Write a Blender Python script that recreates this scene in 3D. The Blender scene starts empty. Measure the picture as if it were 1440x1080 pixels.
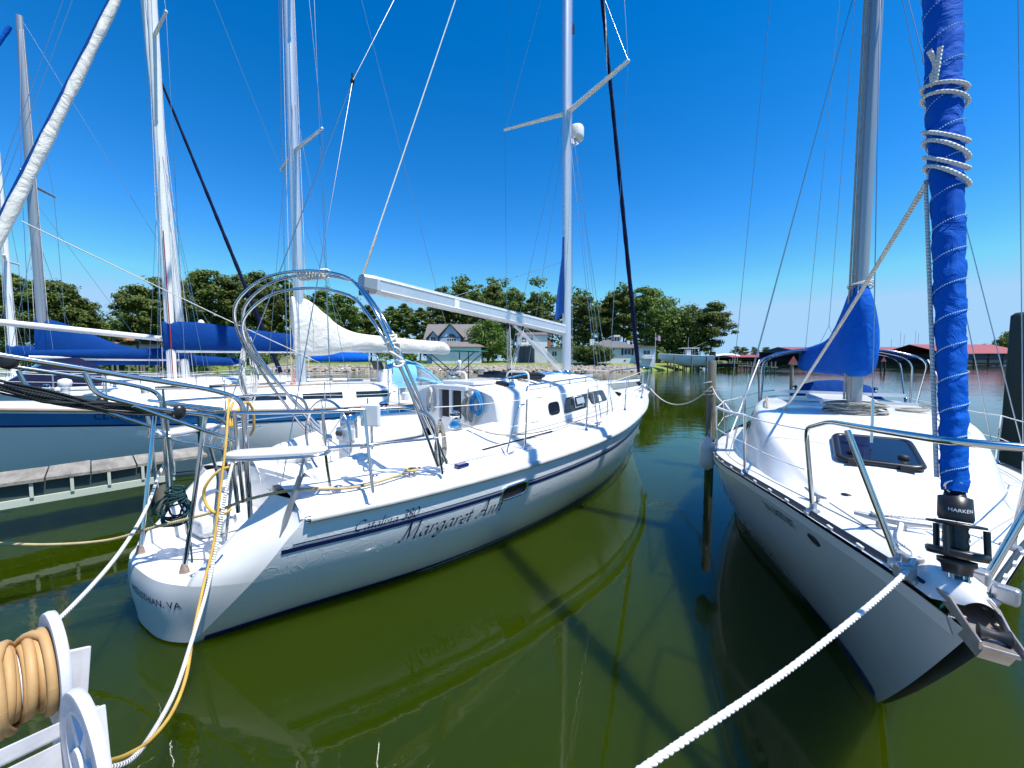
import bpy, math, random
from mathutils import Vector as V, Matrix, noise as mnoise
R=random.Random(7)
S=bpy.context.scene
COL=S.collection
PI=math.pi
# ---------------------------------------------------------------- camera measures
FPX,EYE,HZN=543.0,2.45,507.0
PITCH=math.atan((540-HZN)/FPX)
CF=V((0,math.cos(PITCH),-math.sin(PITCH)));CU=V((0,math.sin(PITCH),math.cos(PITCH)))
CAM=V((0,0,EYE))
def ray(u,v): return CF+V((1,0,0))*((u-720)/FPX)+CU*((540-v)/FPX)
def at(u,v,d):            # point seen at u,v at depth d (metres north)
    r=ray(u,v); return CAM+r*(d/r.y)
def atz(u,v,z):
    r=ray(u,v); return CAM+r*((z-EYE)/r.z)
class Frame:              # a boat's own axes: x forward, y to port, z up from the water
    def __init__(s,o,ang):
        s.o=V((o[0],o[1],0)); s.a=ang; s.fx=V((math.cos(ang),math.sin(ang),0)); s.py=V((-math.sin(ang),math.cos(ang),0))
    def loc(s,p): q=p-s.o; return V((q.dot(s.fx),q.dot(s.py),q.z))
    def w(s,p): return s.o+s.fx*p[0]+s.py*p[1]+V((0,0,p[2]))
    def lat(s,u,v,y):
        r=ray(u,v); t=(y-(CAM-s.o).dot(s.py))/r.dot(s.py); return s.loc(CAM+r*t)
    def sta(s,u,v,x):
        r=ray(u,v); t=(x-(CAM-s.o).dot(s.fx))/r.dot(s.fx); return s.loc(CAM+r*t)
    def z(s,u,v,z): return s.loc(atz(u,v,z))
# ---------------------------------------------------------------- small maths
def lerp(a,b,t): return a+(b-a)*t
def tab(x,T):             # smooth table lookup (monotone-ish cubic)
    if x<=T[0][0]: return T[0][1]
    if x>=T[-1][0]: return T[-1][1]
    n=len(T)
    for i in range(n-1):
        if x<=T[i+1][0]: break
    def sl(k):
        if k<=0: return (T[1][1]-T[0][1])/(T[1][0]-T[0][0])
        if k>=n-1: return (T[-1][1]-T[-2][1])/(T[-1][0]-T[-2][0])
        return (T[k+1][1]-T[k-1][1])/(T[k+1][0]-T[k-1][0])
    h=T[i+1][0]-T[i][0]; t=(x-T[i][0])/h
    a,b=T[i][1],T[i+1][1]; m0,m1=sl(i)*h,sl(i+1)*h
    return (2*t**3-3*t*t+1)*a+(t**3-2*t*t+t)*m0+(-2*t**3+3*t*t)*b+(t**3-t*t)*m1
def cr(P,n=6,closed=False):   # catmull-rom through points
    P=[V(p) for p in P]; out=[]; m=len(P)
    for i in range(m if closed else m-1):
        if closed: a,b,c,d=P[(i-1)%m],P[i],P[(i+1)%m],P[(i+2)%m]
        else: a,b,c,d=P[max(i-1,0)],P[i],P[i+1],P[min(i+2,m-1)]
        for k in range(n):
            t=k/n
            out.append(.5*((2*b)+(c-a)*t+(2*a-5*b+4*c-d)*t*t+(3*b-a-3*c+d)*t**3))
    if not closed: out.append(P[-1])
    return out
def rnd_path(P,r,n=5):        # polyline with rounded corners
    P=[V(p) for p in P]; out=[P[0]]
    for i in range(1,len(P)-1):
        a,b,c=P[i-1],P[i],P[i+1]
        d1,d2=(a-b),(c-b); q=min(r,d1.length*.48,d2.length*.48)
        s,e=b+d1.normalized()*q,b+d2.normalized()*q
        for k in range(n+1):
            t=k/n; out.append(s*(1-t)**2+b*2*t*(1-t)+e*t*t)
    out.append(P[-1]); return out
def sag(a,b,drop,n=16):
    a,b=V(a),V(b); return [a.lerp(b,k/n)-V((0,0,drop*4*(k/n)*(1-k/n))) for k in range(n+1)]
# ---------------------------------------------------------------- mesh builder
class MB:
    def __init__(s): s.v=[];s.f=[];s.uv=[];s.mi=[];s.sm=[]
    def add(s,vs,fs,mi=0,smooth=False,uvs=None):
        o=len(s.v); s.v+=[tuple(p) for p in vs]
        for k,f in enumerate(fs):
            s.f.append(tuple(o+i for i in f)); s.mi.append(mi); s.sm.append(smooth)
            s.uv.append(uvs[k] if uvs else None)
        return s
    def box(s,c,sz,rot=None,mi=0):
        x,y,z=sz[0]/2,sz[1]/2,sz[2]/2; c=V(c)
        P=[V((a,b,d)) for a in(-x,x) for b in(-y,y) for d in(-z,z)]
        if rot is not None: P=[rot@p for p in P]
        return s.add([p+c for p in P],[(0,1,3,2),(4,6,7,5),(0,4,5,1),(2,3,7,6),(0,2,6,4),(1,5,7,3)],mi)
    def hexa(s,P,mi=0):       # 4 bottom + 4 top corners (ccw from above)
        return s.add(P,[(3,2,1,0),(4,5,6,7),(0,1,5,4),(1,2,6,5),(2,3,7,6),(3,0,4,7)],mi)
    def grid(s,rows,mi=0,smooth=True,closed=False,flip=False):
        n=len(rows[0]); vs=[p for r in rows for p in r]; fs=[]
        for i in range(len(rows)-1):
            for j in range(n if closed else n-1):
                k=(j+1)%n; q=(i*n+j,i*n+k,(i+1)*n+k,(i+1)*n+j)
                fs.append(q[::-1] if flip else q)
        return s.add(vs,fs,mi,smooth)
    def loft(s,rings,cap=True,mi=0,smooth=True):
        s.grid(rings,mi,smooth,closed=True)
        if cap:
            s.add(rings[0],[tuple(range(len(rings[0])))[::-1]],mi); s.add(rings[-1],[tuple(range(len(rings[-1])))],mi)
        return s
    def tube(s,P,r,n=8,closed=False,mi=0,cap=True,sq=None,tw=0):
        P=[V(p) for p in P]; m=len(P); vs=[];fs=[];uvs=[]
        T=[]
        for i in range(m):
            a=P[(i-1)%m] if closed or i>0 else P[i]; b=P[(i+1)%m] if closed or i<m-1 else P[i]
            t=(b-a); T.append(t.normalized() if t.length>1e-9 else V((0,0,1)))
        u=T[0].cross(V((0,0,1)));
        if u.length<1e-3: u=V((1,0,0))
        u.normalize(); L=0; LL=[]
        for i in range(m):
            if i: L+=(P[i]-P[i-1]).length
            LL.append(L)
            u=u-T[i]*u.dot(T[i]); u.normalize(); w=T[i].cross(u)
            rr=r[i] if isinstance(r,(list,tuple)) else r
            for k in range(n):
                a=2*PI*k/n+tw*L
                vs.append(P[i]+u*(rr*math.cos(a)*(sq[0] if sq else 1))+w*(rr*math.sin(a)*(sq[1] if sq else 1)))
        for i in range(m if closed else m-1):
            j=(i+1)%m
            for k in range(n):
                q=(k+1)%n
                fs.append((i*n+k,i*n+q,j*n+q,j*n+k))
                l1=LL[i]; l2=LL[j] if j>i else L+(P[0]-P[-1]).length
                uvs.append(((l1,k/n),(l1,(k+1)/n),(l2,(k+1)/n),(l2,k/n)))
        s.add(vs,fs,mi,True,uvs)
        if cap and not closed:
            s.add(vs[:n],[tuple(range(n))[::-1]],mi); s.add(vs[-n:],[tuple(range(n))],mi)
        return s
    def rod(s,a,b,r,n=8,mi=0): return s.tube([a,b],r,n,mi=mi)
    def lathe(s,prof,o=(0,0,0),ax=None,n=20,mi=0,smooth=True):
        o=V(o); M=ax.to_track_quat('Z','Y').to_matrix() if ax is not None else Matrix.Identity(3)
        rows=[[o+M@V((r*math.cos(2*PI*k/n),r*math.sin(2*PI*k/n),z)) for k in range(n)] for r,z in prof]
        return s.loft(rows,True,mi,smooth)
    def prism(s,P,vec,mi=0):
        P=[V(p) for p in P]; n=len(P); vec=V(vec)
        return s.add(P+[p+vec for p in P],[tuple(range(n))[::-1],tuple(range(n,2*n))]+[(i,(i+1)%n,n+(i+1)%n,n+i) for i in range(n)],mi)
    def ball(s,c,rad,n=10,mi=0):
        c=V(c); rx=rad if isinstance(rad,(tuple,list)) else (rad,)*3
        rows=[[c+V((rx[0]*math.sin(PI*i/n)*math.cos(2*PI*k/(2*n)),rx[1]*math.sin(PI*i/n)*math.sin(2*PI*k/(2*n)),-rx[2]*math.cos(PI*i/n))) for k in range(2*n)] for i in range(n+1)]
        return s.grid(rows,mi,True,closed=True)
    def build(s,name,mat,parent=None,bevel=0,fix=False,weld=False,**pr):
        me=bpy.data.meshes.new(name); me.from_pydata(s.v,[],s.f)
        for m in (mat if isinstance(mat,(list,tuple)) else [mat]): me.materials.append(m)
        me.polygons.foreach_set('material_index',s.mi); me.polygons.foreach_set('use_smooth',s.sm)
        if any(u is not None for u in s.uv):
            ul=me.uv_layers.new(name='UVMap').data; i=0
            for f,u in zip(s.f,s.uv):
                for k in range(len(f)):
                    if u: ul[i].uv=u[k]
                    i+=1
        if fix or weld:
            import bmesh
            bm=bmesh.new(); bm.from_mesh(me)
            if weld: bmesh.ops.remove_doubles(bm,verts=bm.verts,dist=1e-4)
            bmesh.ops.recalc_face_normals(bm,faces=bm.faces); bm.to_mesh(me); bm.free()
        me.update()
        o=bpy.data.objects.new(name,me); COL.objects.link(o)
        if parent is not None: o.parent=parent
        if bevel:
            b=o.modifiers.new('Bevel','BEVEL'); b.width=bevel; b.segments=2; b.limit_method='ANGLE'; b.angle_limit=math.radians(35)
        for k,v in pr.items(): o[k]=v
        return o
def build_pieces(mb,name,mat,parent,**k):
    # each loose piece becomes a part of its own
    n=len(mb.v); P=list(range(n))
    def f(i):
        while P[i]!=i: P[i]=P[P[i]]; i=P[i]
        return i
    key={}
    for i,v in enumerate(mb.v):
        q=(round(v[0],4),round(v[1],4),round(v[2],4))
        if q in key: P[f(i)]=f(key[q])
        else: key[q]=i
    for fc in mb.f:
        for i in fc[1:]: P[f(i)]=f(fc[0])
    grp={}
    for j,fc in enumerate(mb.f): grp.setdefault(f(fc[0]),[]).append(j)
    out=[]
    for g in grp.values():
        m=MB(); mp={}
        for j in g:
            for i in mb.f[j]:
                if i not in mp: mp[i]=len(m.v); m.v.append(mb.v[i])
            m.f.append(tuple(mp[i] for i in mb.f[j])); m.uv.append(mb.uv[j]); m.mi.append(mb.mi[j]); m.sm.append(mb.sm[j])
        out.append(m.build(name,mat,parent,**k))
    return out
def thing(name,label,cat,loc=(0,0,0),rz=0,group=None):
    o=bpy.data.objects.new(name,None); COL.objects.link(o); o.location=loc; o.rotation_euler=(0,0,rz); o.empty_display_size=.2
    o['label']=label; o['category']=cat
    if group: o['group']=group
    return o
def tag(o,label,cat,group=None):
    o['label']=label;o['category']=cat
    if group:o['group']=group
    return o
def dup(o,loc,rz,label,scale=None):
    r=o.copy(); COL.objects.link(r); r.location=loc; r.rotation_euler=(0,0,rz); r['label']=label
    if scale: r.scale=scale
    for ch in o.children:
        c=ch.copy(); COL.objects.link(c); c.parent=r
        for g in ch.children:
            d=g.copy(); COL.objects.link(d); d.parent=c
    return r
# ---------------------------------------------------------------- materials
class N:
    def __init__(s,name):
        s.m=bpy.data.materials.new(name); s.m.use_nodes=True; s.t=s.m.node_tree; s.b=s.t.nodes['Principled BSDF']; s.out=s.t.nodes['Material Output']
        s.co=None
    def n(s,ty,**k):
        o=s.t.nodes.new(ty)
        for a,b in k.items():
            if a in('ins',):
                for i,v in b.items():
                    if hasattr(v,'is_output'): s.t.links.new(v,o.inputs[i])
                    else: o.inputs[i].default_value=v
            else: setattr(o,a,b)
        return o
    def obj(s,scale=None):
        c=s.n('ShaderNodeTexCoord').outputs['Object']
        if scale: c=s.n('ShaderNodeMapping',ins={0:c,3:scale}).outputs[0]
        return c
    def noise(s,scale,detail=3,vec=None,rough=.5,dist=0):
        return s.n('ShaderNodeTexNoise',ins={'Vector':vec or s.obj(),'Scale':scale,'Detail':detail,'Roughness':rough,'Distortion':dist}).outputs[0]
    def ramp(s,f,st):
        o=s.n('ShaderNodeValToRGB',ins={0:f}); e=o.color_ramp.elements
        while len(e)<len(st): e.new(.5)
        for i,(p,c) in enumerate(st): e[i].position=p; e[i].color=(*c,1) if len(c)==3 else c
        return o.outputs[0]
    def math(s,op,a,b=0):
        return s.n('ShaderNodeMath',operation=op,ins={0:a,1:b}).outputs[0]
    def mix(s,f,a,b):
        o=s.n('ShaderNodeMix',data_type='RGBA')
        for i,v in((0,f),(6,a),(7,b)):
            if hasattr(v,'is_output'): s.t.links.new(v,o.inputs[i])
            else: o.inputs[i].default_value=v if not isinstance(v,tuple) else (*v[:3],1)
        return o.outputs[2]
    def bump(s,h,strength=.3,dist=.01,nrm=None):
        i={'Strength':strength,'Distance':dist,'Height':h}
        if nrm: i['Normal']=nrm
        o=s.n('ShaderNodeBump',ins=i).outputs[0]; s.t.links.new(o,s.b.inputs['Normal']); return o
    def set(s,**k):
        for a,v in k.items():
            i=s.b.inputs[a.replace('_',' ')]
            if hasattr(v,'is_output'): s.t.links.new(v,i)
            elif isinstance(v,tuple) and len(v)==3: i.default_value=(*v,1)
            else: i.default_value=v
        return s
def mat(name,col,rough=.5,metal=0,var=None,bmp=None,stretch=None,**kw):
    n=N(name); n.set(Roughness=rough,Metallic=metal)
    vec=n.obj(stretch) if stretch else n.obj()
    if var:   # (scale, second colour, sharpness)
        f=n.noise(var[0],5,vec,.6)
        w=var[2] if len(var)>2 else .25
        c=n.ramp(f,[(.5-w,col),(.5+w,var[1])]); n.set(Base_Color=c)
    else: n.set(Base_Color=col)
    if bmp: n.bump(n.noise(bmp[0],4,vec),bmp[1],bmp[2])
    if kw: n.set(**kw)
    return n.m
M={}
M['gel']=mat('gelcoat',(.82,.81,.80),.28,0,(1.6,(.71,.70,.67),.42),(30,.05,.003),Coat_Weight=.3)
M['deck']=mat('deck_nonskid',(.68,.68,.66),.65,0,(1.7,(.60,.60,.57),.4),(260,.25,.002))
M['steel']=mat('stainless_steel',(.62,.63,.65),.13,1,None,(9,.02,.01))
M['wire']=mat('rigging_wire',(.45,.46,.48),.3,1)
M['alu']=mat('spar_aluminium',(.72,.73,.75),.32,.55,(3,(.62,.63,.65),.3),None,(1,1,.15))
M['greyalu']=mat('dull_spar',(.42,.43,.45),.4,.6,(3,(.33,.34,.36),.3),None,(1,1,.15))
M['wpaint']=mat('white_spar_paint',(.80,.80,.79),.3,0,(4,(.70,.70,.68),.35))
def cloth(name,col,c2,folds=5,st=.5,stretch=None):
    n=N(name); vec=n.obj(stretch) if stretch else n.obj()
    f=n.noise(1.7,5,vec); n.set(Base_Color=n.ramp(f,[(.25,col),(.75,c2)]),Roughness=.8,Specular_IOR_Level=.12)
    h1=n.noise(folds,4,vec,.55,1.4); h2=n.noise(420,2)
    b=n.bump(h1,st,.05); n.bump(h2,.08,.002,b); return n.m
M['blue']=cloth('royal_blue_canvas',(.001,.075,.40),(.001,.11,.52),5,.55)
M['navy']=cloth('navy_canvas',(.001,.034,.17),(.001,.045,.22),5,.45)
M['dnavy']=cloth('dark_navy_sailcloth',(.006,.008,.03),(.01,.014,.05),6,.5)
M['wcloth']=cloth('white_sailcloth',(.74,.72,.67),(.64,.62,.56),3.2,1.0)
M['aqua']=cloth('pale_blue_canvas',(.16,.42,.62),(.2,.48,.66),3,.35)
M['teal']=cloth('teal_canvas',(.02,.16,.17),(.03,.21,.21),3,.3)
M['bpl']=mat('black_plastic',(.012,.012,.014),.35)
M['rub']=mat('black_rubber',(.02,.02,.022),.6)
M['grub']=mat('grey_rubrail',(.55,.55,.53),.45,0,(6,(.4,.4,.39),.3))
M['glass']=mat('smoked_acrylic',(.012,.016,.022),.05,0,None,None,None,Coat_Weight=.5)
M['dark']=mat('painted_dark_interior',(.006,.006,.007),.7)  # near-black colour in place of unlit space behind an opening
M['chrome']=mat('chrome',(.8,.8,.82),.06,1)
M['boot']=mat('navy_bootstripe',(.006,.012,.10),.2,0,None,None,None,Coat_Weight=.5)
M['bstripe']=mat('blue_sheerstripe',(.015,.13,.34),.25,0,(2,(.025,.18,.42),.3),None,None,Coat_Weight=.3)
M['lblue']=mat('light_blue_stripe',(.12,.38,.62),.3)
M['ink']=mat('navy_lettering',(.006,.010,.07),.35)
M['blk']=mat('black_lettering',(.01,.01,.012),.45)
M['wht']=mat('white_lettering',(.8,.8,.8),.5)
M['fend']=mat('fender_vinyl',(.58,.57,.53),.45,0,(9,(.42,.41,.37),.3),(14,.2,.01))
M['teak']=mat('weathered_teak',(.30,.22,.15),.7,0,(7,(.42,.34,.25),.3),(25,.3,.004))
M['red']=mat('red_line',(.45,.02,.015),.6)
M['rust']=mat('rusted_steel',(.30,.17,.10),.6,.5,(30,(.45,.40,.36),.25))
M['vinyl']=mat('clear_vinyl',(.35,.42,.5),.12,0,None,(6,.3,.03),None,Alpha=.45)
M['green']=mat('green_canvas_bag',(.03,.10,.04),.7)
def rope(name,c1,c2,freq=55,st=.7):
    n=N(name); uv=n.n('ShaderNodeUVMap').outputs[0]; x=n.n('ShaderNodeSeparateXYZ',ins={0:uv})
    a=n.math('ADD',n.math('MULTIPLY',x.outputs[0],freq),n.math('MULTIPLY',x.outputs[1],1.0))
    h=n.math('SINE',n.math('MULTIPLY',a,2*PI))
    f=n.noise(14,4); n.set(Base_Color=n.ramp(f,[(.3,c1),(.7,c2)]),Roughness=.8)
    n.bump(h,st,.004); return n.m
M['rw']=rope('white_rope',(.74,.73,.69),(.62,.60,.55))
M['rg']=rope('greyed_rope',(.46,.43,.36),(.34,.31,.25))
M['rt']=rope('tan_rope',(.50,.36,.16),(.60,.47,.25),40)
M['ry']=rope('yellow_cord',(.62,.40,.07),(.52,.30,.06),5,.05)
M['rgn']=rope('dark_green_rope',(.008,.045,.05),(.012,.075,.08))
M['rb']=rope('blue_rope',(.02,.22,.55),(.05,.35,.65))
M['rk']=rope('black_rope',(.010,.013,.018),(.02,.03,.035))
M['rr']=rope('red_white_rope',(.5,.12,.1),(.6,.45,.42))
def pt(o,*ps): return [V(o)+V(p) for p in ps]
# ================================================================ camera, sky, sun
cam=bpy.data.cameras.new('camera'); cam.sensor_width=36; cam.lens=36*FPX/1440; cam.clip_start=.05; cam.clip_end=9000
co=bpy.data.objects.new('camera',cam); COL.objects.link(co); co.location=CAM; co.rotation_euler=(PI/2-PITCH,0,0); S.camera=co
SUN_EL=math.radians(65); SUN_AZ=math.atan2(.84,-.54)      # clockwise from north (+Y)
w=bpy.data.worlds.new('World'); S.world=w; w.use_nodes=True; nt=w.node_tree; bg=nt.nodes['Background']
sk=nt.nodes.new('ShaderNodeTexSky'); sk.sky_type='NISHITA'; sk.sun_disc=False; sk.sun_elevation=SUN_EL; sk.sun_rotation=SUN_AZ
sk.altitude=300; sk.air_density=1.0; sk.dust_density=.1; sk.ozone_density=4.0
def wn(t,a,b=None,**k):
    o=nt.nodes.new(t)
    for q,x in k.items(): setattr(o,q,x)
    nt.links.new(a,o.inputs[0]); return o
v1=wn('ShaderNodeVectorMath',sk.outputs[0],operation='SCALE'); v1.inputs['Scale'].default_value=.14
gm=wn('ShaderNodeGamma',v1.outputs[0]); gm.inputs[1].default_value=1.2
hs=nt.nodes.new('ShaderNodeHueSaturation'); hs.inputs['Saturation'].default_value=1.28; nt.links.new(gm.outputs[0],hs.inputs['Color'])
v2=wn('ShaderNodeVectorMath',hs.outputs[0],operation='SCALE'); v2.inputs['Scale'].default_value=9.0
v3=wn('ShaderNodeVectorMath',v2.outputs[0],operation='MINIMUM'); v3.inputs[1].default_value=(2.1,3.6,5.3)
nt.links.new(v3.outputs[0],bg.inputs[0]); bg.inputs[1].default_value=.125
sd=bpy.data.lights.new('sun','SUN'); sd.energy=4.6; sd.angle=math.radians(.53); sd.color=(1,.965,.91)
so=bpy.data.objects.new('sun',sd); COL.objects.link(so)
sv=V((math.sin(SUN_AZ)*math.cos(SUN_EL),math.cos(SUN_AZ)*math.cos(SUN_EL),math.sin(SUN_EL)))
so.rotation_euler=sv.to_track_quat('Z','Y').to_euler()
S.view_settings.view_transform='Standard'; S.view_settings.look='None'; S.view_settings.exposure=.55; S.view_settings.gamma=1
S.render.engine='CYCLES'; S.cycles.use_denoising=True; S.cycles.max_bounces=7; S.cycles.glossy_bounces=4; S.cycles.transparent_max_bounces=8
S.cycles.sample_clamp_indirect=10; S.cycles.blur_glossy=.3
# ================================================================ water
n=N('green_creek_water'); ob=n.n('ShaderNodeNewGeometry').outputs['Position']
m1=n.n('ShaderNodeMapping',ins={0:ob,3:(.55,1.0,1)}).outputs[0]
a=n.noise(1.1,3,m1,.5,.5); b=n.noise(4.0,3,m1,.5,.3); c=n.noise(.28,2,ob)
p=n.noise(.05,3,ob)      # patches of calm and ruffled water
h=n.math('ADD',n.math('MULTIPLY',a,.55),n.math('MULTIPLY',b,.2)); h=n.math('ADD',h,n.math('MULTIPLY',c,.5)); h=n.math('ADD',h,n.math('MULTIPLY',n.noise(11,2,m1,.5,.4),.05))
amt=n.n('ShaderNodeMapRange',ins={0:p,1:.35,2:.65,3:.08,4:.26}).outputs[0]
dist=n.n('ShaderNodeVectorMath',operation='LENGTH',ins={0:ob}).outputs['Value']
far=n.n('ShaderNodeMapRange',ins={0:dist,1:6,2:40,3:1.0,4:3.2}).outputs[0]
n.bump(h,1.0,.05); bn=[q for q in n.t.nodes if q.type=='BUMP'][0]; n.t.links.new(n.math('MULTIPLY',amt,far),bn.inputs['Strength'])
cc=n.ramp(n.noise(.35,3,ob),[(.3,(.0145,.028,.0003)),(.7,(.021,.034,.0004))])
n.set(Base_Color=cc,Roughness=.03,IOR=1.333,Subsurface_Weight=1.0,Subsurface_Scale=1.0); n.b.inputs['Subsurface Radius'].default_value=(.50,.60,.25); n.b.subsurface_method='BURLEY'; M['water']=n.m
mb=MB()
mb.add([(-5000,-40,0),(5000,-40,0),(5000,7500,0),(-5000,7500,0)],[(0,1,2,3)])
mb.build('water',M['water'],kind='structure')
# ================================================================ far bank
M['grass']=mat('lawn_grass',(.13,.20,.035),.9,0,(.35,(.20,.24,.06),.3),(6,.5,.1))
M['rock']=mat('riprap_stone',(.26,.21,.16),.9,0,(1.1,(.42,.37,.31),.3),(4,.5,.1))
M['soil']=mat('bank_soil',(.16,.15,.07),.95,0,(.3,(.10,.12,.045),.3))
def yb(x): return tab(x,[(-400,120),(-150,118),(-80,104),(-45,88),(-20,83.5),(5,83),(24,84),(32,92),(50,104),(70,120)])
def landz(x,y):
    d=y-yb(x); d=min(d,(54-x)*.8+min(0,0)+max(0,(y-104))*.12)
    if d<0: return -.6+.2*max(d,-2)
    return 1.75*min(1,d/4.5)**.7+min(.9,max(0,d-5)*.012)+.12*mnoise.noise((x*.08,y*.08,0))*min(1,d/5)
xs=[-400+i*6 for i in range(78)]; ds=[-2,0,.8,1.8,3,4.5,7,11,16,24,34,48,70,110,180,300]
mb=MB(); mb.grid([[V((x,yb(x)+d,landz(x,yb(x)+d))) for x in xs] for d in ds],0,True,flip=True)
mb.build('ground',M['grass'],kind='structure')
mb=MB(); R.seed(3)        # stone revetment along the water
for i in range(1500):
    x=R.uniform(-62,30); d=R.uniform(-.4,3.0); y=yb(x)+d; r=R.uniform(.28,.75)*(1.1-.13*d)
    z=max(landz(x,y),-.1)+r*.15; c=V((x,y,z)); q=[]
    nn=5
    rows=[]
    for a_ in (.0,.45,1.0,1.6):
        rows.append([c+V((math.cos(t*2*PI/nn)*r*math.cos(a_)*R.uniform(.75,1.2),math.sin(t*2*PI/nn)*r*math.cos(a_)*R.uniform(.75,1.2),r*.75*math.sin(a_)*R.uniform(.8,1.1)-.1)) for t in range(nn)])
    mb.grid(rows,0,False,closed=True)
mb.build('riprap',M['rock'],kind='stuff',label='heaped tan and brown riprap stones along the far bank')
# ================================================================ trees
def leafmat(name,c1,c2,c3):
    n=N(name); r=n.n('ShaderNodeObjectInfo').outputs['Random']
    f=n.noise(.55,4,n.obj(),.7); g=n.noise(3.0,2,n.obj())
    c=n.ramp(n.math('ADD',n.math('MULTIPLY',f,.7),n.math('MULTIPLY',g,.3)),[(.32,c1),(.5,c2),(.68,c3)])
    h=n.n('ShaderNodeHueSaturation',ins={'Color':c,'Hue':n.n('ShaderNodeMapRange',ins={0:r,3:.485,4:.515}).outputs[0],'Value':n.n('ShaderNodeMapRange',ins={0:r,3:.75,4:1.2}).outputs[0]}).outputs[0]
    n.set(Base_Color=h,Roughness=.7,Subsurface_Weight=0)
    tr=n.n('ShaderNodeBsdfTranslucent',ins={0:h}); mx=n.n('ShaderNodeMixShader',ins={0:.28})
    n.t.links.new(n.b.outputs[0],mx.inputs[1]); n.t.links.new(tr.outputs[0],mx.inputs[2]); n.t.links.new(mx.outputs[0],n.out.inputs[0])
    return n.m
M['pine']=leafmat('pine_needles',(.045,.075,.012),(.115,.165,.025),(.21,.26,.045))
M['leaf']=leafmat('broad_leaves',(.05,.085,.013),(.105,.165,.024),(.18,.245,.04))
M['bush']=leafmat('bright_shrub_leaves',(.06,.11,.015),(.10,.17,.02),(.15,.22,.035))
M['bark']=mat('pine_bark',(.10,.075,.055),.95,0,(2,(.17,.13,.10),.3),(8,.6,.05))
def clump(mb,c,rx,rz,n,sz,up=.5):
    for i in range(n):
        while 1:
            d=V((R.uniform(-1,1),R.uniform(-1,1),R.uniform(-1,1)))
            if .05<d.length<1: break
        k=R.random()**.45*(1.0 if R.random()<.85 else 1.35); dd=d.normalized()*k
        p=c+V((dd.x*rx,dd.y*rx,dd.z*rz))
        nv=(dd+V((R.gauss(0,.5),R.gauss(0,.5),R.gauss(up,.5)))).normalized()
        a=nv.orthogonal().normalized(); a=Matrix.Rotation(R.uniform(0,2*PI),3,nv)@a; b=nv.cross(a)
        l=sz*R.uniform(.6,1.3); q=l*R.uniform(.35,.7)
        mb.add([p-a*l,p+b*q-a*l*.1,p+a*l,p-b*q+nv*l*.2],[(0,1,2,3)],0,False)
def make_tree(kind,seed,h,rad,mt):
    R.seed(seed); tr=MB(); crn=MB()
    bend=[V((R.uniform(-.5,.5)*k*.35,R.uniform(-.5,.5)*k*.35,h*k/6*.97)) for k in range(7)]
    rr=[.30*(1-k/6.6)*h/22 for k in range(7)]
    P=cr(bend,3); tr.tube(P,[lerp(rr[0],.05,i/(len(P)-1)) for i in range(len(P))],7)
    def tp(f): return P[min(len(P)-1,int(f*(len(P)-1)))]
    if kind=='pine':
        nl=40
        for i in range(nl):
            f=lerp(.38,1.0,(i/(nl-1))**.8); a=i*2.4+R.uniform(-.6,.6)
            L=rad*(1.08-.8*max(0,(f-.60)/.40)**1.5)*R.uniform(.45,1.15)*(.7 if f<.5 else 1)
            b=tp(f); e=b+V((math.cos(a)*L,math.sin(a)*L,L*R.uniform(.0,.45)))
            tr.tube(cr([b,b.lerp(e,.5)+V((0,0,-.15)),e],2),[.08,.06,.05,.04,.02],4,cap=False)
            for q in range(2 if f<.9 else 1):
                c=b.lerp(e,1-.45*q)+V((R.uniform(-.5,.5),R.uniform(-.5,.5),R.uniform(0,.6))); k=R.uniform(.75,1.5)*rad/4.2
                clump(crn,c,k*1.05,k*R.uniform(.45,.75),int(85*k+25),.34,.55)
        clump(crn,P[-1],.9,1.1,80,.34,.6)
    else:
        nl=34
        for i in range(nl):
            zz=1-2*(i+.5)/nl; a=i*2.39996; q=math.sqrt(1-zz*zz)
            k=R.uniform(.62,.98)
            c=V((math.cos(a)*q*rad*k,math.sin(a)*q*rad*k,h*.56+zz*h*.40*k))
            b=tp(max(.15,min(.9,c.z/h*.75))); tr.tube([b,b.lerp(c,.6)+V((0,0,.3)),c],[.10,.06,.02],4,cap=False)
            clump(crn,c,rad*R.uniform(.30,.44),h*R.uniform(.10,.15),135,.36,.45)
    return tr,crn,mt
protos={}
def tree(key,kind,loc,label,sc=(1,1,1),group=None,name=None):
    h,rad,mt,seed=TK[key]
    nm=name or ('pine_tree' if kind=='pine' else 'broadleaf_tree')
    if key not in protos:
        tr,crn,m=make_tree(kind,seed,h,rad,mt); o=thing(nm,label,'tree',loc,0,group)
        tr.build('trunk',M['bark'],o); crn.build('crown',M[m],o); protos[key]=o; o.scale=sc
    else:
        o=dup(protos[key],loc,R.uniform(0,6.28),label,sc); o.name=nm
        if group: o['group']=group
    return o
TK={'p1':(22,4.3,'pine',11),'p2':(22,4.0,'pine',23),'p3':(22,4.8,'pine',37),'p4':(22,3.6,'pine',41),'b1':(14,5.2,'leaf',53),'b2':(14,4.6,'leaf',61),'s1':(5,3.4,'bush',71),'d1':(12,5.0,'leaf',83)}
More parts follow.
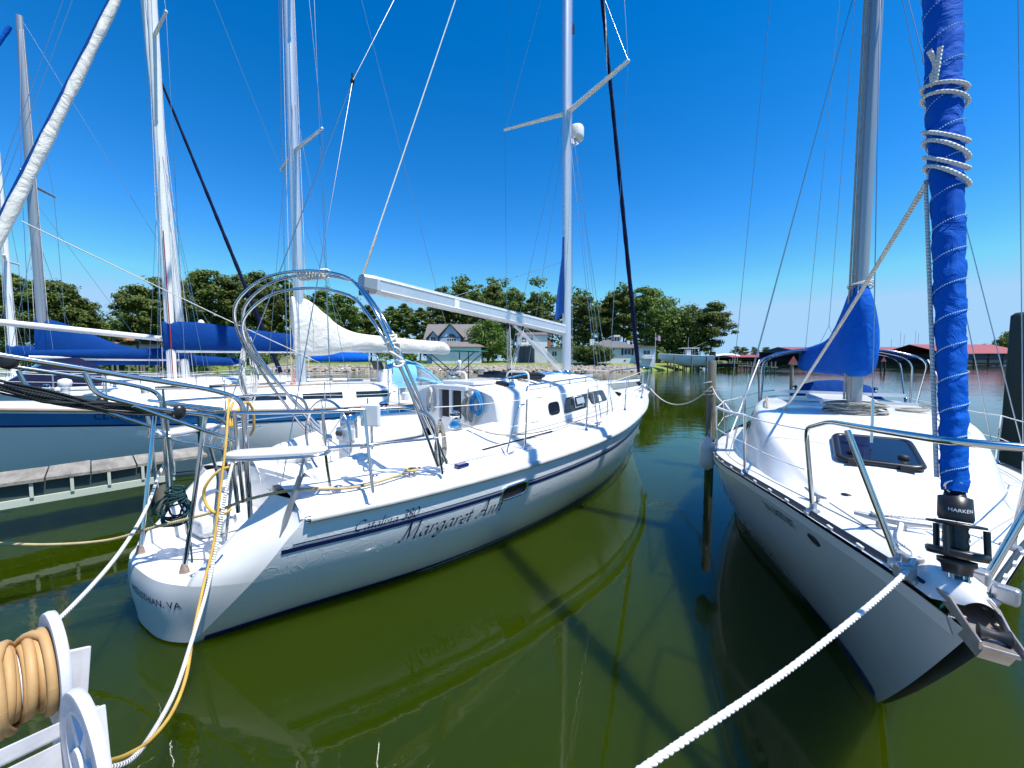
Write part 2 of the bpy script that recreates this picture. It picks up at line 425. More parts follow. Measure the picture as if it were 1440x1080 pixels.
TREES=[ # u, depth, v of the crown's top, kind, label
(14,104,384,'p3','pine at the far left edge behind the thin white mast'),
(44,110,396,'p1','dark pine crown rising behind the grey mast with the drooping blue cover'),
(78,106,394,'p3','broad pine right of the grey mast, largest of the left group'),
(112,108,408,'p2','pine with the open right side that ends the left group'),
(133,114,436,'b1','low rounded broadleaf tree at the right foot of the left pine group'),
(190,108,400,'p3','wide pine whose left limbs reach into the open sky gap'),
(222,112,392,'p1','pine directly left of the white mast with the blue boom cover'),
(262,110,382,'p2','pine crown just right of the white mast with the blue boom cover'),
(292,106,379,'p3','tall pine filling the space under the slanting black stay on the left'),
(330,112,388,'p1','pine behind the left side of the stainless hoop'),
(362,106,382,'p3','pine seen inside the stainless hoop left of the thick mast'),
(394,114,386,'p4','narrow pine hidden half behind the thick grey-white mast'),
(446,110,404,'p2','pine behind the white sail cover, under the top of the hoop'),
(482,106,412,'p3','pine at the right side of the hoop above the white sail cover'),
(520,114,428,'p1','lower pine between the hoop and the boom end'),
(548,112,430,'p4','first bare-trunked pine in the thin gap under the boom end'),
(566,114,426,'p4','second bare-trunked pine in the thin gap left of the gabled house'),
(590,110,432,'p4','bare-trunked pine touching the left end of the gabled roof'),
(622,118,404,'p1','pine above the left half of the gabled house'),
(652,120,397,'p3','tall pine above the ridge of the gabled house'),
(686,116,396,'p2','tallest pine over the middle of the white boom'),
(722,114,408,'p3','pine over the inner third of the boom'),
(752,116,412,'p1','pine left of the blue bag on the mast'),
(822,112,416,'p3','pine just right of the slim mast with the radar dome'),
(852,116,412,'p2','pine behind the house with the cupola'),
(878,112,404,'p1','pine behind the dark furled sail'),
(908,108,403,'p3','tall pine right of the dark furled sail, highest on that side'),
(940,112,430,'b1','broad leafy tree behind the white boat on the lift'),
(968,110,424,'b2','leafy tree behind the hardtop of the white boat on the lift'),
(1003,104,424,'p3','last pine with ragged right side at the end of the point'),
]
R.seed(99)
for u,d,v,k,lb in TREES:
    p=at(u,v,d); g=landz(p.x,d); hh=TK[k][0]*1.02
    s=(p.z-g)/hh; kind='pine' if k[0]=='p' else 'broad'
    wx=max(s*1.05,.95)
    tree(k,kind,(p.x,d,g-.1),lb,(wx,wx,s),'trees along the far bank')
p=at(686,512,97); tree('d1','broad',(p.x,97,1.4),'big dark rounded tree between the gabled house and the stair building',(1.0,1.0,.95),'trees along the far bank')
p=at(660,512,101); tree('b2','broad',(p.x+3,103,1.4),'dark leafy tree half hidden behind the gabled house',(.9,.9,.8),'trees along the far bank')
p=at(832,520,88); tree('s1','broad',(p.x,88,1.2),'bright green rounded shrub on the lawn before the low white wing',(1.25,1.0,.95),None,'shrub')
p=at(566,512,92); tree('s1','broad',(p.x,92,1.2),'bright shrub left of the gabled house behind the white sail cover',(.9,.8,.7),None,'shrub')
p=at(353,512,96); tree('s1','broad',(p.x,100,1.2),'clipped green shrub before the beige building',(.5,.5,.45),None,'shrub')
# the wood behind, one mass
R.seed(5); mb=MB()
for i in range(1150):
    u=R.uniform(-60,1000)
    if 540<u<604 or 146<u<174:
        if R.random()<.85: continue
    d=R.uniform(120,138); X=(u-720)/FPX*d
    top=tab(u,[(-60,22),(60,26),(120,22),(150,12),(175,20),(230,27),(400,28),(440,23),(540,19),(560,15),(610,24),(680,27),(760,25),(800,22),(860,25),(910,26),(960,19),(1000,15)])+1.6*math.sin(u*.11)+1.2*math.sin(u*.31)
    clump(mb,V((X,d,landz(X,d)+R.uniform(2.5,max(4,top-2.2)))),R.uniform(1.5,3.0),R.uniform(1.2,2.1),62,.58,.5)
for i in range(60):       # distant low wood in the gaps
    u=R.uniform(130,190); d=R.uniform(190,200); X=(u-720)/FPX*d
    clump(mb,V((X,d,2+R.uniform(1,19-abs(u-150)*.12))),3.2,2.6,60,.8,.5)
mb.build('pine_wood',M['pine'],kind='stuff',label='dense mass of pine foliage filling in behind the front trees')
# shrubs at the foot of the trees
R.seed(15); mb=MB()
for i in range(150):
    u=R.uniform(-60,1035); d=R.uniform(103,112) if u<900 else R.uniform(104,110); X=(u-720)/FPX*d
    clump(mb,V((X,d,landz(X,d)+R.uniform(.6,3.2))),1.9,1.5,60,.5,.4)
mb.build('undergrowth',M['leaf'],kind='stuff',label='dark undergrowth between the trunks along the far bank')
# ================================================================ houses on the far bank
def siding(name,col):
    n=N(name); z=n.n('ShaderNodeSeparateXYZ',ins={0:n.obj()}).outputs[2]
    h=n.math('FRACT',n.math('MULTIPLY',z,5)); f=n.noise(.8,4)
    n.set(Base_Color=n.ramp(f,[(.3,col),(.7,tuple(k*.88 for k in col))]),Roughness=.6); n.bump(h,.5,.03); return n.m
M['sidw']=siding('white_siding',(.74,.76,.78)); M['sidb']=siding('pale_blue_siding',(.45,.58,.68)); M['sidt']=siding('beige_siding',(.52,.47,.38))
def shingle(name,a,b): return mat(name,a,.9,0,(1.2,b,.3),(9,.4,.05))
M['rgrey']=shingle('grey_shingles',(.16,.155,.16),(.11,.105,.11)); M['rbrn']=shingle('brown_grey_shingles',(.21,.19,.18),(.15,.14,.135)); M['rorg']=shingle('orange_brown_shingles',(.34,.17,.10),(.26,.13,.08))
M['pane']=mat('window_glass',(.03,.05,.07),.08); M['trim']=mat('white_trim',(.78,.78,.77),.5); M['shut']=mat('navy_shutters',(.015,.02,.05),.6)
K=.175  # metres per photo pixel at the houses
class House:
    def __init__(s,name,label,u0,v0,d,cat='house'):
        p=at(u0,v0,d); s.k=d/FPX; s.u0=u0; s.z0=landz(p.x,d+2)-.3; s.d=d; s.o=thing(name,label,cat,(p.x,d,s.z0))
    def X(s,u): return (u-s.u0)*s.k
    def Z(s,v): return EYE+(HZN-v)*s.k-s.z0
    def block(s,u0,u1,v1,dep,m,y=0,name='wall'):
        mb=MB(); x0,x1,z=s.X(u0),s.X(u1),s.Z(v1); mb.box(((x0+x1)/2,y+dep/2,z/2),(x1-x0,dep,z)); return mb.build(name,M[m],s.o)
    def gable(s,u0,u1,ve,vr,y0,y1,m,axis='x',ov=.35,wall=None,name='roof',hip=0):
        x0,x1,ze,zr=s.X(u0),s.X(u1),s.Z(ve),s.Z(vr); t=.18; mb=MB()
        if axis=='x':
            ym=(y0+y1)/2
            for a,b in((y0-ov,ym),(y1+ov,ym)):
                P=[V((x0-ov,a,ze-.1)),V((x1+ov,a,ze-.1)),V((x1+ov-hip,b,zr)),V((x0-ov+hip,b,zr))]; mb.prism(P,(0,0,t))
            if hip:
                for xa,xb in((x0-ov,x0-ov+hip),(x1+ov,x1+ov-hip)):
                    mb.prism([V((xa,y0-ov,ze-.1)),V((xa,y1+ov,ze-.1)),V((xb,ym,zr))],(0,0,t))
            ro=mb.build(name,M[m],s.o,fix=True)
            if wall and not hip:
                w_=MB()
                for x in (x0,x1-.15): w_.prism([V((x,y0,ze)),V((x,y1,ze)),V((x,ym,zr-.1))],(.15,0,0))
                build_pieces(w_,'gable_wall',M[wall],s.o,fix=True)
        else:
            xm=(x0+x1)/2
            for a in(x0-ov,x1+ov):
                P=[V((a,y0-ov,ze-.1)),V((xm,y0-ov,zr)),V((xm,y1,zr)),V((a,y1,ze-.1))]; mb.prism(P,(0,0,t))
            ro=mb.build(name,M[m],s.o,fix=True)
            if wall:
                w_=MB(); w_.prism([V((x0,y0,ze-.05)),V((x1,y0,ze-.05)),V((xm,y0,zr-.1))],(0,.2,0)); w_.build('gable_wall',M[wall],s.o,fix=True)
        return ro
    def win(s,u0,u1,v0,v1,y=-.02,shut=False,arch=False,bars=1):
        x0,x1,z1,z0=s.X(u0),s.X(u1),s.Z(v0),s.Z(v1); f=.12; mb=MB()
        for c,z in (((x0+x1)/2,z0),((x0+x1)/2,z1)): mb.box((c,y-.04,z),(x1-x0+f,.1,f))
        for x in (x0,x1): mb.box((x,y-.05,(z0+z1)/2),(f,.1,z1-z0+f))
        for i in range(bars): mb.box((lerp(x0,x1,(i+1)/(bars+1)),y-.045,(z0+z1)/2),(f*.6,.08,z1-z0))
        fr=mb.build('window',M['trim'],s.o); g=MB(); g.box(((x0+x1)/2,y-.01,(z0+z1)/2),(x1-x0,.06,z1-z0))
        if arch:
            xm,r=(x0+x1)/2,(x1-x0)/2; g.prism([V((xm+r*math.cos(t*PI/10),y-.04,z1+.07+r*.9*math.sin(t*PI/10))) for t in range(11)],(0,.06,0))
        g.build('pane',M['pane'],fr)
        if shut:
            for x in (x0-.35,x1+.35):
                q=MB(); q.box((x,y-.05,(z0+z1)/2),(.5,.08,z1-z0+.1)); q.build('shutter',M['shut'],s.o)
# gabled house
h=House('gabled_house','pale blue house with grey gabled roof, dormers and a garage wing',640,511,95)
h.block(598,671,476,9,'sidb',2.5); h.gable(597,673,478,454,1.5,11.5,'rbrn','x',.5,'sidw')
h.block(619,648,474,5,'sidb',-.3,'dormer_wall'); h.gable(619,649,475,456,-.3,6,'rbrn','x' if 0 else 'y',.6,'sidb','dormer_roof')
h.block(602,616,476,3,'sidb',.6,'dormer_wall'); h.gable(602,616,476,466,.6,6,'rbrn','y',.5,'sidb','dormer_roof')
h.block(613,678,489,8,'sidw',-4.5,'garage_wall'); h.gable(611,681,489,482,-4.8,4,'rbrn','x',.5,None,'garage_roof',hip=3.0)
h.block(604,613,489,6,'sidb',-3,'garage_wall')
h.win(629,642,476,485,-.32,arch=True,bars=3); h.win(605,613,473,480,.58,bars=1)
mb=MB()
for i in range(13): mb.box((h.X(620)+i*(h.X(648)-h.X(620))/12,-1.4,h.Z(483)),(.07,.07,1.0))
for z in(480.5,486): mb.box(((h.X(620)+h.X(648))/2,-1.4,h.Z(z)),(h.X(648)-h.X(620)+.1,.1,.09))
mb.box(((h.X(620)+h.X(648))/2,-.85,h.Z(486)-.1),(h.X(648)-h.X(620)+.3,1.2,.12)); mb.build('balcony',M['trim'],h.o)
h.win(590+18,618,493,500,-4.52) if 0 else None
# stair building
h=House('stair_building','tall narrow white building with an outdoor staircase down its front',748,511,95,'building')
h.block(727,770,470,6,'sidw',1); h.gable(726,771,471,467,1,7,'rgrey','x',.4,None,hip=1)
h.win(733,741,474,482,.98); h.win(744,750,475,484,.98)
mb=MB(); mb.box(((h.X(729)+h.X(748))/2,-.2,h.Z(485)),(h.X(748)-h.X(729),2.2,.2))
for i in range(15): mb.box((lerp(h.X(748),h.X(764),i/14),-.4,lerp(h.Z(485.5),h.Z(505),i/14)),(.35,1.2,.09))
for y in (-1.1,.3): mb.hexa([V((h.X(748),y,h.Z(487))),V((h.X(764),y,h.Z(506))),V((h.X(764),y+.08,h.Z(506))),V((h.X(748),y+.08,h.Z(487))),V((h.X(748),y,h.Z(485))),V((h.X(764),y,h.Z(504))),V((h.X(764),y+.08,h.Z(504))),V((h.X(748),y+.08,h.Z(485)))])
for i in range(11): mb.box((lerp(h.X(748),h.X(764),i/10),-1.15,lerp(h.Z(482.5),h.Z(501.5),i/10)),(.07,.07,1.1))
mb.rod((h.X(748),-1.15,h.Z(479.5)),(h.X(764),-1.15,h.Z(498.5)),.06)
for i in range(10): mb.box((lerp(h.X(729),h.X(748),i/9),-1.2,h.Z(482)),(.07,.07,1.1))
mb.rod((h.X(729),-1.2,h.Z(479)),(h.X(748),-1.2,h.Z(479)),.06); mb.build('staircase',M['trim'],h.o)
mb=MB()
for u in (730,738,747): mb.box((h.X(u),-1.1,h.Z(485)/2),(.25,.25,h.Z(485)))
mb.build('porch_posts',M['shut'],h.o); mb=MB(); mb.box(((h.X(729)+h.X(752))/2,.97,h.Z(498.5)),(h.X(752)-h.X(729),.1,h.Z(487)-h.Z(510))); mb.build('porch_shade_panel',M['pane'],h.o)  # dark panel on the wall, painted as shade of the open ground floor
# low white wing
h=House('low_white_building','long low white building with flat grey roof behind the bright shrub',800,511,97,'building')
h.block(768,842,490,7,'sidw',0); mb=MB(); mb.box((h.X(805),3.2,h.Z(488.8)),(h.X(844)-h.X(766),8.4,.35)); mb.build('roof',M['rgrey'],h.o)
for a,b in((776,783),(791,798),(806,813),(818,823)): h.win(a,b,494,501)
mb=MB(); mb.box((h.X(774),4,h.Z(484)),(.8,.8,2.2)); mb.build('chimney',M['rorg'],h.o)
# cupola house
h=House('cupola_house','white house with grey hip roof, navy shutters and a little cupola',866,511,94)
h.block(833,895,489,9,'sidw',0); h.gable(832,896,489.5,478,0,9,'rgrey','x',.6,None,hip=4.6)
h.win(877,887,490.5,499,shut=True); h.win(850,857,490.5,499,shut=True)
mb=MB(); mb.box((h.X(873),4.5,h.Z(475.5)),(1.5,1.5,1.9)); c=mb.build('cupola',M['trim'],h.o)
mb=MB(); z=h.Z(470.5)
x=h.X(873); b_=h.Z(473); mb.add([(x-1,3.5,b_),(x+1,3.5,b_),(x+1,5.5,b_),(x-1,5.5,b_),(x,4.5,h.Z(469.5))],[(3,2,1,0),(0,1,4),(1,2,4),(2,3,4),(3,0,4)]); mb.build('cupola_roof',M['rorg'],c)
mb=MB(); mb.box((x-.35,3.73,h.Z(475.5)),(.45,.05,1.2)); mb.box((x+.35,3.73,h.Z(475.5)),(.45,.05,1.2)); mb.build('cupola_window',M['pane'],c)
mb=MB(); mb.box((h.X(835.5),3,h.Z(486)),(1.0,.9,3.4)); mb.build('chimney',M['trim'],h.o)
mb=MB(); mb.box((h.X(887),2.5,h.Z(483)),(.7,.7,1.6)); mb.build('chimney',M['trim'],h.o)
mb=MB(); mb.box((h.X(878.6),-.03,h.Z(507)),(.5,.06,.3)); mb.build('vent',M['pane'],h.o)
# sun-porch
h=House('flat_roofed_annex','white flat-roofed annex with greenish picture window and small balcony',908,511,93,'building')
h.block(897,921,488,7,'sidw',0); mb=MB(); mb.box((h.X(909.5),3.2,h.Z(487.6)),(h.X(923)-h.X(896),8,.3)); mb.build('roof',M['rgrey'],h.o)
h.win(904,914,492.5,499,bars=1); mb=MB(); mb.box((h.X(910),-.6,h.Z(504)),(2.6,1.2,.12))
for i in range(9): mb.box((h.X(903.5)+i*.3,-1.15,h.Z(502)),(.05,.05,.8))
mb.rod((h.X(903),-1.15,h.Z(500)),(h.X(917),-1.15,h.Z(500)),.05); mb.build('balcony',M['trim'],h.o)
# brown roofed house and beige building to the left
h=House('brown_roofed_boathouse','low building with orange-brown roof behind the drooping blue sail cover',195,508,112,'building')
h.block(160,234,484,9,'sidw',1); h.gable(152,238,484,474.5,0,11,'rorg','x',.8,'sidt')
for a,b in((172,182),(196,206),(216,226)): h.win(a,b,489,496,.98)
h=House('brown_porch_shed','small brown gabled shed beside the orange-brown roof',140,508,116,'shed')
h.block(118,150,489,7,'sidt',0); h.gable(114,153,489,480,0,8,'rbrn','x',.6,'sidt'); h.win(126,138,492,500)
h=House('beige_building','long beige building with a flat roofline behind the stainless hoop',330,508,112,'building')
h.block(255,404,484,10,'sidt',0); mb=MB(); mb.box((h.X(330),5,h.Z(483)),(h.X(407)-h.X(252),11,.5)); mb.build('roof',M['rbrn'],h.o)
for i in range(6): h.win(268+i*22,278+i*22,489,498)
# flagpole and flag
p=at(921,511,90); o=thing('flagpole','slim white flagpole with a small flag beside the flat-roofed annex','flagpole',(p.x,90,1.4))
zt=EYE+(HZN-469)*90/FPX-1.4; mb=MB(); mb.rod((0,0,0),(0,0,zt),.06,6); mb.ball((0,0,zt),.1,5); mb.build('pole',M['wpaint'],o)
n=N('striped_flag'); z=n.n('ShaderNodeSeparateXYZ',ins={0:n.obj()}).outputs[2]; s=n.math('GREATER_THAN',n.math('FRACT',n.math('MULTIPLY',z,5.4)),.5)
n.set(Base_Color=n.mix(s,(.6,.6,.6),(.45,.03,.04)),Roughness=.8); M['flag']=n.m
mb=MB(); rows=[[V((.06+1.15*i/8,.12*math.sin(i*1.1),zt-.3-1.2*j/4-.35*(i/8))) for i in range(9)] for j in range(5)]
mb.grid(rows); f=mb.build('flag',M['flag'],o); mb=MB(); mb.grid([[V((.06+.5*i/3,-.03+.12*math.sin(i*1.1),zt-.28-.6*j/2-.35*(i*.36/3))) for i in range(4)] for j in range(3)]); mb.build('canton',M['navy'],f)
# pilings before the left bank
M['pile']=mat('grey_piling_wood',(.13,.125,.09),.9,0,(1.2,(.23,.22,.16),.3),(6,.5,.05),(1,1,.2))
def pile(loc,r,h,label,group=None,nm='piling'):
    mb=MB(); mb.lathe([(r,-.6),(r*1.0,h*.5),(r*.95,h-.05),(r*.7,h)],(0,0,0),None,12); o=mb.build(nm,M['pile']); o.location=loc; tag(o,label,'piling',group); return o
first=None
spots=[(158,'left of the drooping blue cover'),(166,'under the orange-brown roof'),(178,'below the blue cover'),(187,'at the cover tip'),(197,'before the white wall'),(206,'mid way along the row'),(215,'two left of the white mast'),(225,'beside the white mast'),(262,'right of the white mast'),(300,'before the beige wall'),(322,'below the blue boom cover'),(338,'left of the hoop')]
for i,(u,t) in enumerate(spots):
    p=at(u,514,92); 
    if first is None: first=pile((p.x,92,0),.22,2.5,'short grey mooring post in the far left row, '+t,'posts before the left bank','mooring_post')
    else:
        o=first.copy(); COL.objects.link(o); o.location=(p.x,92+R.uniform(-2,2),R.uniform(-.4,.3)); o['label']='short grey mooring post in the far left row, '+t
# ---- boat on the lift, pier
M['bhull']=mat('pale_green_white_hull',(.66,.72,.72),.25,0,None,None,None,Coat_Weight=.4)
o=thing('motorboat','white centre-console motorboat with hardtop raised on a lift','motorboat',at(962,507,94)*1,math.radians(-4)); k=94/FPX; o.location=(o.location.x,94,0)
zg=EYE+(HZN-516)*k; zd=EYE+(HZN-500.5)*k
rows=[]
for i in range(15):
    t=i/14; x=lerp(6.2,-6.4,t); b=1.5*(1-(1-min(1,t*1.9))**2.2)+.03; sh=zd+.55*(1-t)**1.6; kl=lerp(zd-.6,zg+.1,min(1,t*1.9)**.8)
    rows.append([V((-x,s*b*f,lerp(kl,sh,g))) for s,f,g in((-1,1,1),(-1,.92,.62),(-1,.75,.35),(-1,.35,.1),(1,0,0),(1,.35,.1),(1,.75,.35),(1,.92,.62),(1,1,1))])
mb=MB(); mb.grid(rows); mb.add(rows[-1],[tuple(range(9))]); hu=mb.build('hull',M['bhull'],o,fix=True)
mb=MB(); mb.grid([[r[0]+V((0,0,.02)),r[0].lerp(r[8],.5)+V((0,0,-.1)),r[8]+V((0,0,.02))] for r in rows]); mb.build('deck',M['gel'],o)
mb=MB(); mb.tube([r[0] for r in rows],.06,6); mb.tube([r[8] for r in rows],.06,6); mb.build('gunwale',M['trim'],o)
mb=MB(); mb.box((.9,0,zd+.75),(1.1,1.0,1.5)); mb.build('console',M['gel'],o,bevel=.15); mb=MB(); mb.box((.35,0,zd+1.75),(.05,.9,.6),Matrix.Rotation(.4,3,'Y')); mb.build('windscreen',M['pane'],o)
mb=MB(); zt=EYE+(HZN-489.8)*k; mb.box((1.1,0,zt),(4.4,2.0,.12)); mb.build('hardtop',M['trim'],o,bevel=.05)
mb=MB()
for x in(.2,2.2):
    for y in(-.8,.8): mb.rod((x,y,zd+.1),(x*.9+.15,y*.9,zt),.045,6)
build_pieces(mb,'top_frame',M['steel'],o); mb=MB(); mb.rod((1,.3,zt),(1.0,.3,zt+2.6),.025,5); mb.rod((1.6,-.5,zt),(4.6,-1.5,zt+1.5),.025,5); build_pieces(mb,'antenna',M['wpaint'],o)
for y in(-.45,.45):
    mb=MB(); mb.loft([[V((6.6+a,y+b*.28,z)) for a,b in((-.35,-1),(.45,-1),(.5,0),(.45,1),(-.35,1))] for z in(zd-.1,zd+.3,zd+.8,zd+1.0)]); mb.box((6.75,y,zd-.7),(.25,.16,1.4)); mb.build('outboard_motor',M['bpl'],o)
mb=MB()
for x in(-3.2,1.0,4.6):
    for y in(-1.9,1.9): mb.rod((x,y,-.6),(x,y,zd-.2),.16,8)
    mb.box((x,0,zg),(.25,3.8,.25))
lo=mb.build('boat_lift',M['pile']); lo.location=o.location; tag(lo,'timber boat lift cradle under the white motorboat','boat lift')
mb=MB(); kx=99/FPX
def px(u): return (u-720)*kx
mb.box(((px(906)+px(1052))/2,99,1.15),(px(1052)-px(906),2.2,.25))
for i in range(14):
    x=lerp(px(908),px(1050),i/13)
    for y in(98,100): mb.rod((x,y,-.6),(x,y,1.3+(1.5 if i%4==3 else 0)),.17,8)
mb.box((px(1046),93,.9),(1.6,11,.2))
for y in(88,91,94,97): mb.rod((px(1043.5),y,-.6),(px(1043.5),y,2.2),.17,8); mb.rod((px(1048.5),y,-.6),(px(1048.5),y,2.2),.17,8)
tag(mb.build('pier',M['pile']),'grey timber pier with posts running out from the point','pier')
o=thing('canopy_boat','small dark boat under a white shade canopy beside the pier','boat',(px(1014),97,0))
rows=[[V((lerp(-2.6,2.8,i/8),s*1.0*math.sin(PI*min(.98,.12+i/8*.62))*f,z)) for s,f,z in((-1,1,1.7),(-1,.8,1.1),(1,0,.8),(1,.8,1.1),(1,1,1.7))] for i in range(9)]
mb=MB(); mb.grid(rows); mb.add(rows[0],[tuple(range(5))]); mb.add(rows[-1],[tuple(range(5))]); mb.build('hull',M['shut'],o)
mb=MB(); mb.grid([[V((x,y,4.2-.22*y*y-.03*x*x)) for y in(-1.3,-.7,0,.7,1.3)] for x in(-2.9,-1.5,0,1.5,2.9)]); mb.build('canopy',M['trim'],o)
mb=MB()
for x in(-2.3,2.3):
    for y in(-1,1): mb.rod((x,y,1.6),(x,y,3.95),.05,6)
mb.build('canopy_frame',M['steel'],o)
# ================================================================ far right shore
M['rroof']=mat('red_metal_roof',(.34,.075,.075),.6,0,(.15,(.28,.06,.06),.3)); M['dsheet']=mat('dark_blue_grey_sheet',(.035,.05,.07),.7); M['dwood']=mat('dark_timber',(.03,.03,.03),.9)
fl=[V((x,y,-.5 if y<=330 else 2.2+.4*mnoise.noise((x*.02,y*.02,1)))) for y in(328,336,420,700) for x in range(60,760,20)]
mb=MB(); mb.grid([fl[i*35:(i+1)*35] for i in range(4)],flip=True); mb.build('far_shore',M['soil'],kind='structure')
def covered(name,label,u0,u1,d,vr,ve,dep,walls):
    k=d/FPX; x0,x1=(u0-720)*k,(u1-720)*k; ze=EYE+(HZN-ve)*k; zr=EYE+(HZN-vr)*k; o=thing(name,label,'boathouse',((x0+x1)/2,d,0)); W=(x1-x0)/2
    mb=MB()
    for y0,y1 in((-.8,dep/2),(dep+.8,dep/2)): mb.prism([V((-W,y0,ze)),V((W,y0,ze)),V((W,y1,zr)),V((-W,y1,zr))],(0,0,.2))
    mb.build('roof',M['rroof'],o,fix=True); mb=MB(); mb.box((0,dep,ze/2),(2*W,.3,ze)); 
    if walls: mb.box((0,0,ze/2+.2),(2*W,.3,ze-.6))
    else:
        for s in(-1,1): mb.prism([V((s*W-.1,0,ze)),V((s*W-.1,dep,ze)),V((s*W-.1,dep/2,zr))],(.2,0,0))
    build_pieces(mb,'sheet_wall',M['dsheet'],o,fix=True); mb=MB(); n_=max(6,int(W*2/7))
    for i in range(n_+1): mb.rod((lerp(-W+.3,W-.3,i/n_),-.3,-.5),(lerp(-W+.3,W-.3,i/n_),-.3,ze),.22,6)
    mb.box((0,-.3,1.3),(2*W,.6,.3)); mb.box((0,-.3,ze*.72),(2*W,.25,.5)); mb.box((0,dep*.5,ze*.3),(2*W,1,ze*.35)); mb.build('pile_frame',M['dwood'],o)
    return o
covered('open_boathouse','long red-roofed covered slips with open dark front behind the blue sail cover',1122,1322,250,487,494.5,40,False)
covered('walled_boathouse','red-roofed covered slips with dark sheet wall, right of the furled blue sail',1326,1450,190,483,497.5,34,True)
covered('low_boathouse','low distant covered slips with dull red roof left of the blue bimini',1028,1128,330,498.5,502.5,30,False)
R.seed(21)
for u,t,s in((1036,'leftmost','p1'),(1046,'second from the left','p3'),(1062,'third from the left','p2'),(1078,'fourth, nearest the blue bimini','p3')):
    d=345; p=at(u,488 if u!=1036 else 487,d); q=(p.z-2)/22.4; tree(s,'pine',(p.x,d,2),'tiny distant pine beyond the low boathouse, '+t,(q*1.5,q*1.5,q),'distant pines')
mb=MB()
for i in range(170):
    u=R.uniform(1372,1520); d=R.uniform(330,350); X=(u-720)/FPX*d; top=lerp(2,27,min(1,max(0,(u-1370)/55)**.8)); clump(mb,V((X,d,2+R.uniform(.2,1)*top)),5,3.4,60,1.3,.5)
for i in range(60):
    u=R.uniform(1100,1380); d=R.uniform(345,360); X=(u-720)/FPX*d; clump(mb,V((X,d,R.uniform(1,6))),6,2.5,40,1.3,.5)
mb.build('wooded_hill',M['pine'],kind='stuff',label='wooded hill and low trees on the far right shore')
for u,v,t in((1254,477,'shortest'),(1267,466,'left of the tall pair'),(1272,471,'right of the tall pair'),(1288,465,'tallest, leaning slightly'),(1292,469,'close right of the tallest'),(1310,479,'rightmost')):
    d=300; p=at(u,v,d); mb=MB(); mb.rod((0,0,0),(0,0,p.z),.14,5); mb.rod((-1.3,0,p.z*.6),(1.3,0,p.z*.6),.07,4)
    rows=[[V((x,y*(1-(x/5.5)**2*.9),z)) for y,z in((-1.4,1.2),(-.9,0),(.9,0),(1.4,1.2))] for x in(-5,-2.5,0,2.5,5)]
    mb.grid(rows); o=mb.build('moored_yacht',M['wpaint']); o.location=(p.x,d,0); tag(o,'distant yacht mast showing above the red roof, '+t,'yacht','yachts beyond the boathouse')
# channel marks
k=47; p=at(1113,535,47); o=thing('channel_marker','red triangular channel marker on a timber pile','channel marker',(p.x,47,0))
mb=MB(); mb.rod((0,0,-.6),(0,0,2.3),.17,10); mb.rod((.3,.1,-.6),(.05,.1,1.8),.14,8); build_pieces(mb,'pile',M['rust'],o); mb=MB(); mb.prism([V((-.62,-.2,2.05)),V((.62,-.2,2.05)),V((0,-.2,3.0))],(0,.05,0)); mb.build('triangle_board',M['rroof'],o); mb=MB(); mb.box((0,0,2.0),(.9,.5,.12)); mb.build('platform',M['pile'],o)
p=at(1241,521,92); o=thing('far_marker','far pair of dark piles with red board right of the slim mast','channel marker',(p.x,92,0))
mb=MB(); mb.rod((-.5,0,-.6),(-.3,0,2.6),.16,8); mb.rod((.6,0,-.6),(.4,0,2.5),.16,8); build_pieces(mb,'pile',M['dwood'],o); mb=MB(); mb.prism([V((-.7,-.2,2.2)),V((.7,-.2,2.2)),V((0,-.2,3.3))],(0,.06,0)); mb.build('triangle_board',M['rroof'],o)
# ================================================================ hull helper
class Hull:
    """x from the stern, y port, z up; half-breadths on the deck (bd) and waterline (bw)"""
    def __init__(s,L,Lw,bd,bw,sh,x0,ex=1.9,rake=None):
        s.L,s.Lw,s.bd,s.bw,s.shT,s.x0,s.ex=L,Lw,bd,bw,sh,x0,ex
    def sh(s,x): return tab(x,s.shT)
    def x1(s,f): return lerp(s.Lw,s.L,f) if f>=0 else s.Lw+f*1.2
    def half(s,x,f):
        q=max(0,min(1,x/s.x1(f)))
        a,b=max(0,tab(q*s.Lw,s.bw)),max(0,tab(q*s.L,s.bd))
        if f<0: return a*(1+f*1.2)
        return lerp(a,b,1-(1-f)**s.ex)
    def halfz(s,x,z): return s.half(x,z/s.sh(x))
    def pt(s,x,f,side): return V((x,side*s.half(x,f),f*s.sh(x)))
    def skin(s,nx=56,fs=(-.35,-.15,0,.08,.16,.26,.36,.46,.56,.66,.76,.86,.93,1),side=1):
        rows=[]
        for f in fs:
            z=f*s.sh(0.5); a=s.x0(z); b=s.x1(f)
            rows.append([s.pt(lerp(a,b,1-(1-i/nx)**1.25),f,side) for i in range(nx+1)])
        return rows
    def strip(s,x0,x1,fa,fb,side,off=.004,n=50):
        """band on the topsides between fractions fa and fb"""
        rows=[]
        for f in (fa,fb): 
            r=[]
            for i in range(n+1):
                x=lerp(x0,x1,i/n); ff=f(x) if callable(f) else f
                x_=min(x,s.x1(ff)-.002); p=s.pt(x_,ff,side); p.y+=side*off; r.append(p)
            rows.append(r)
        return rows
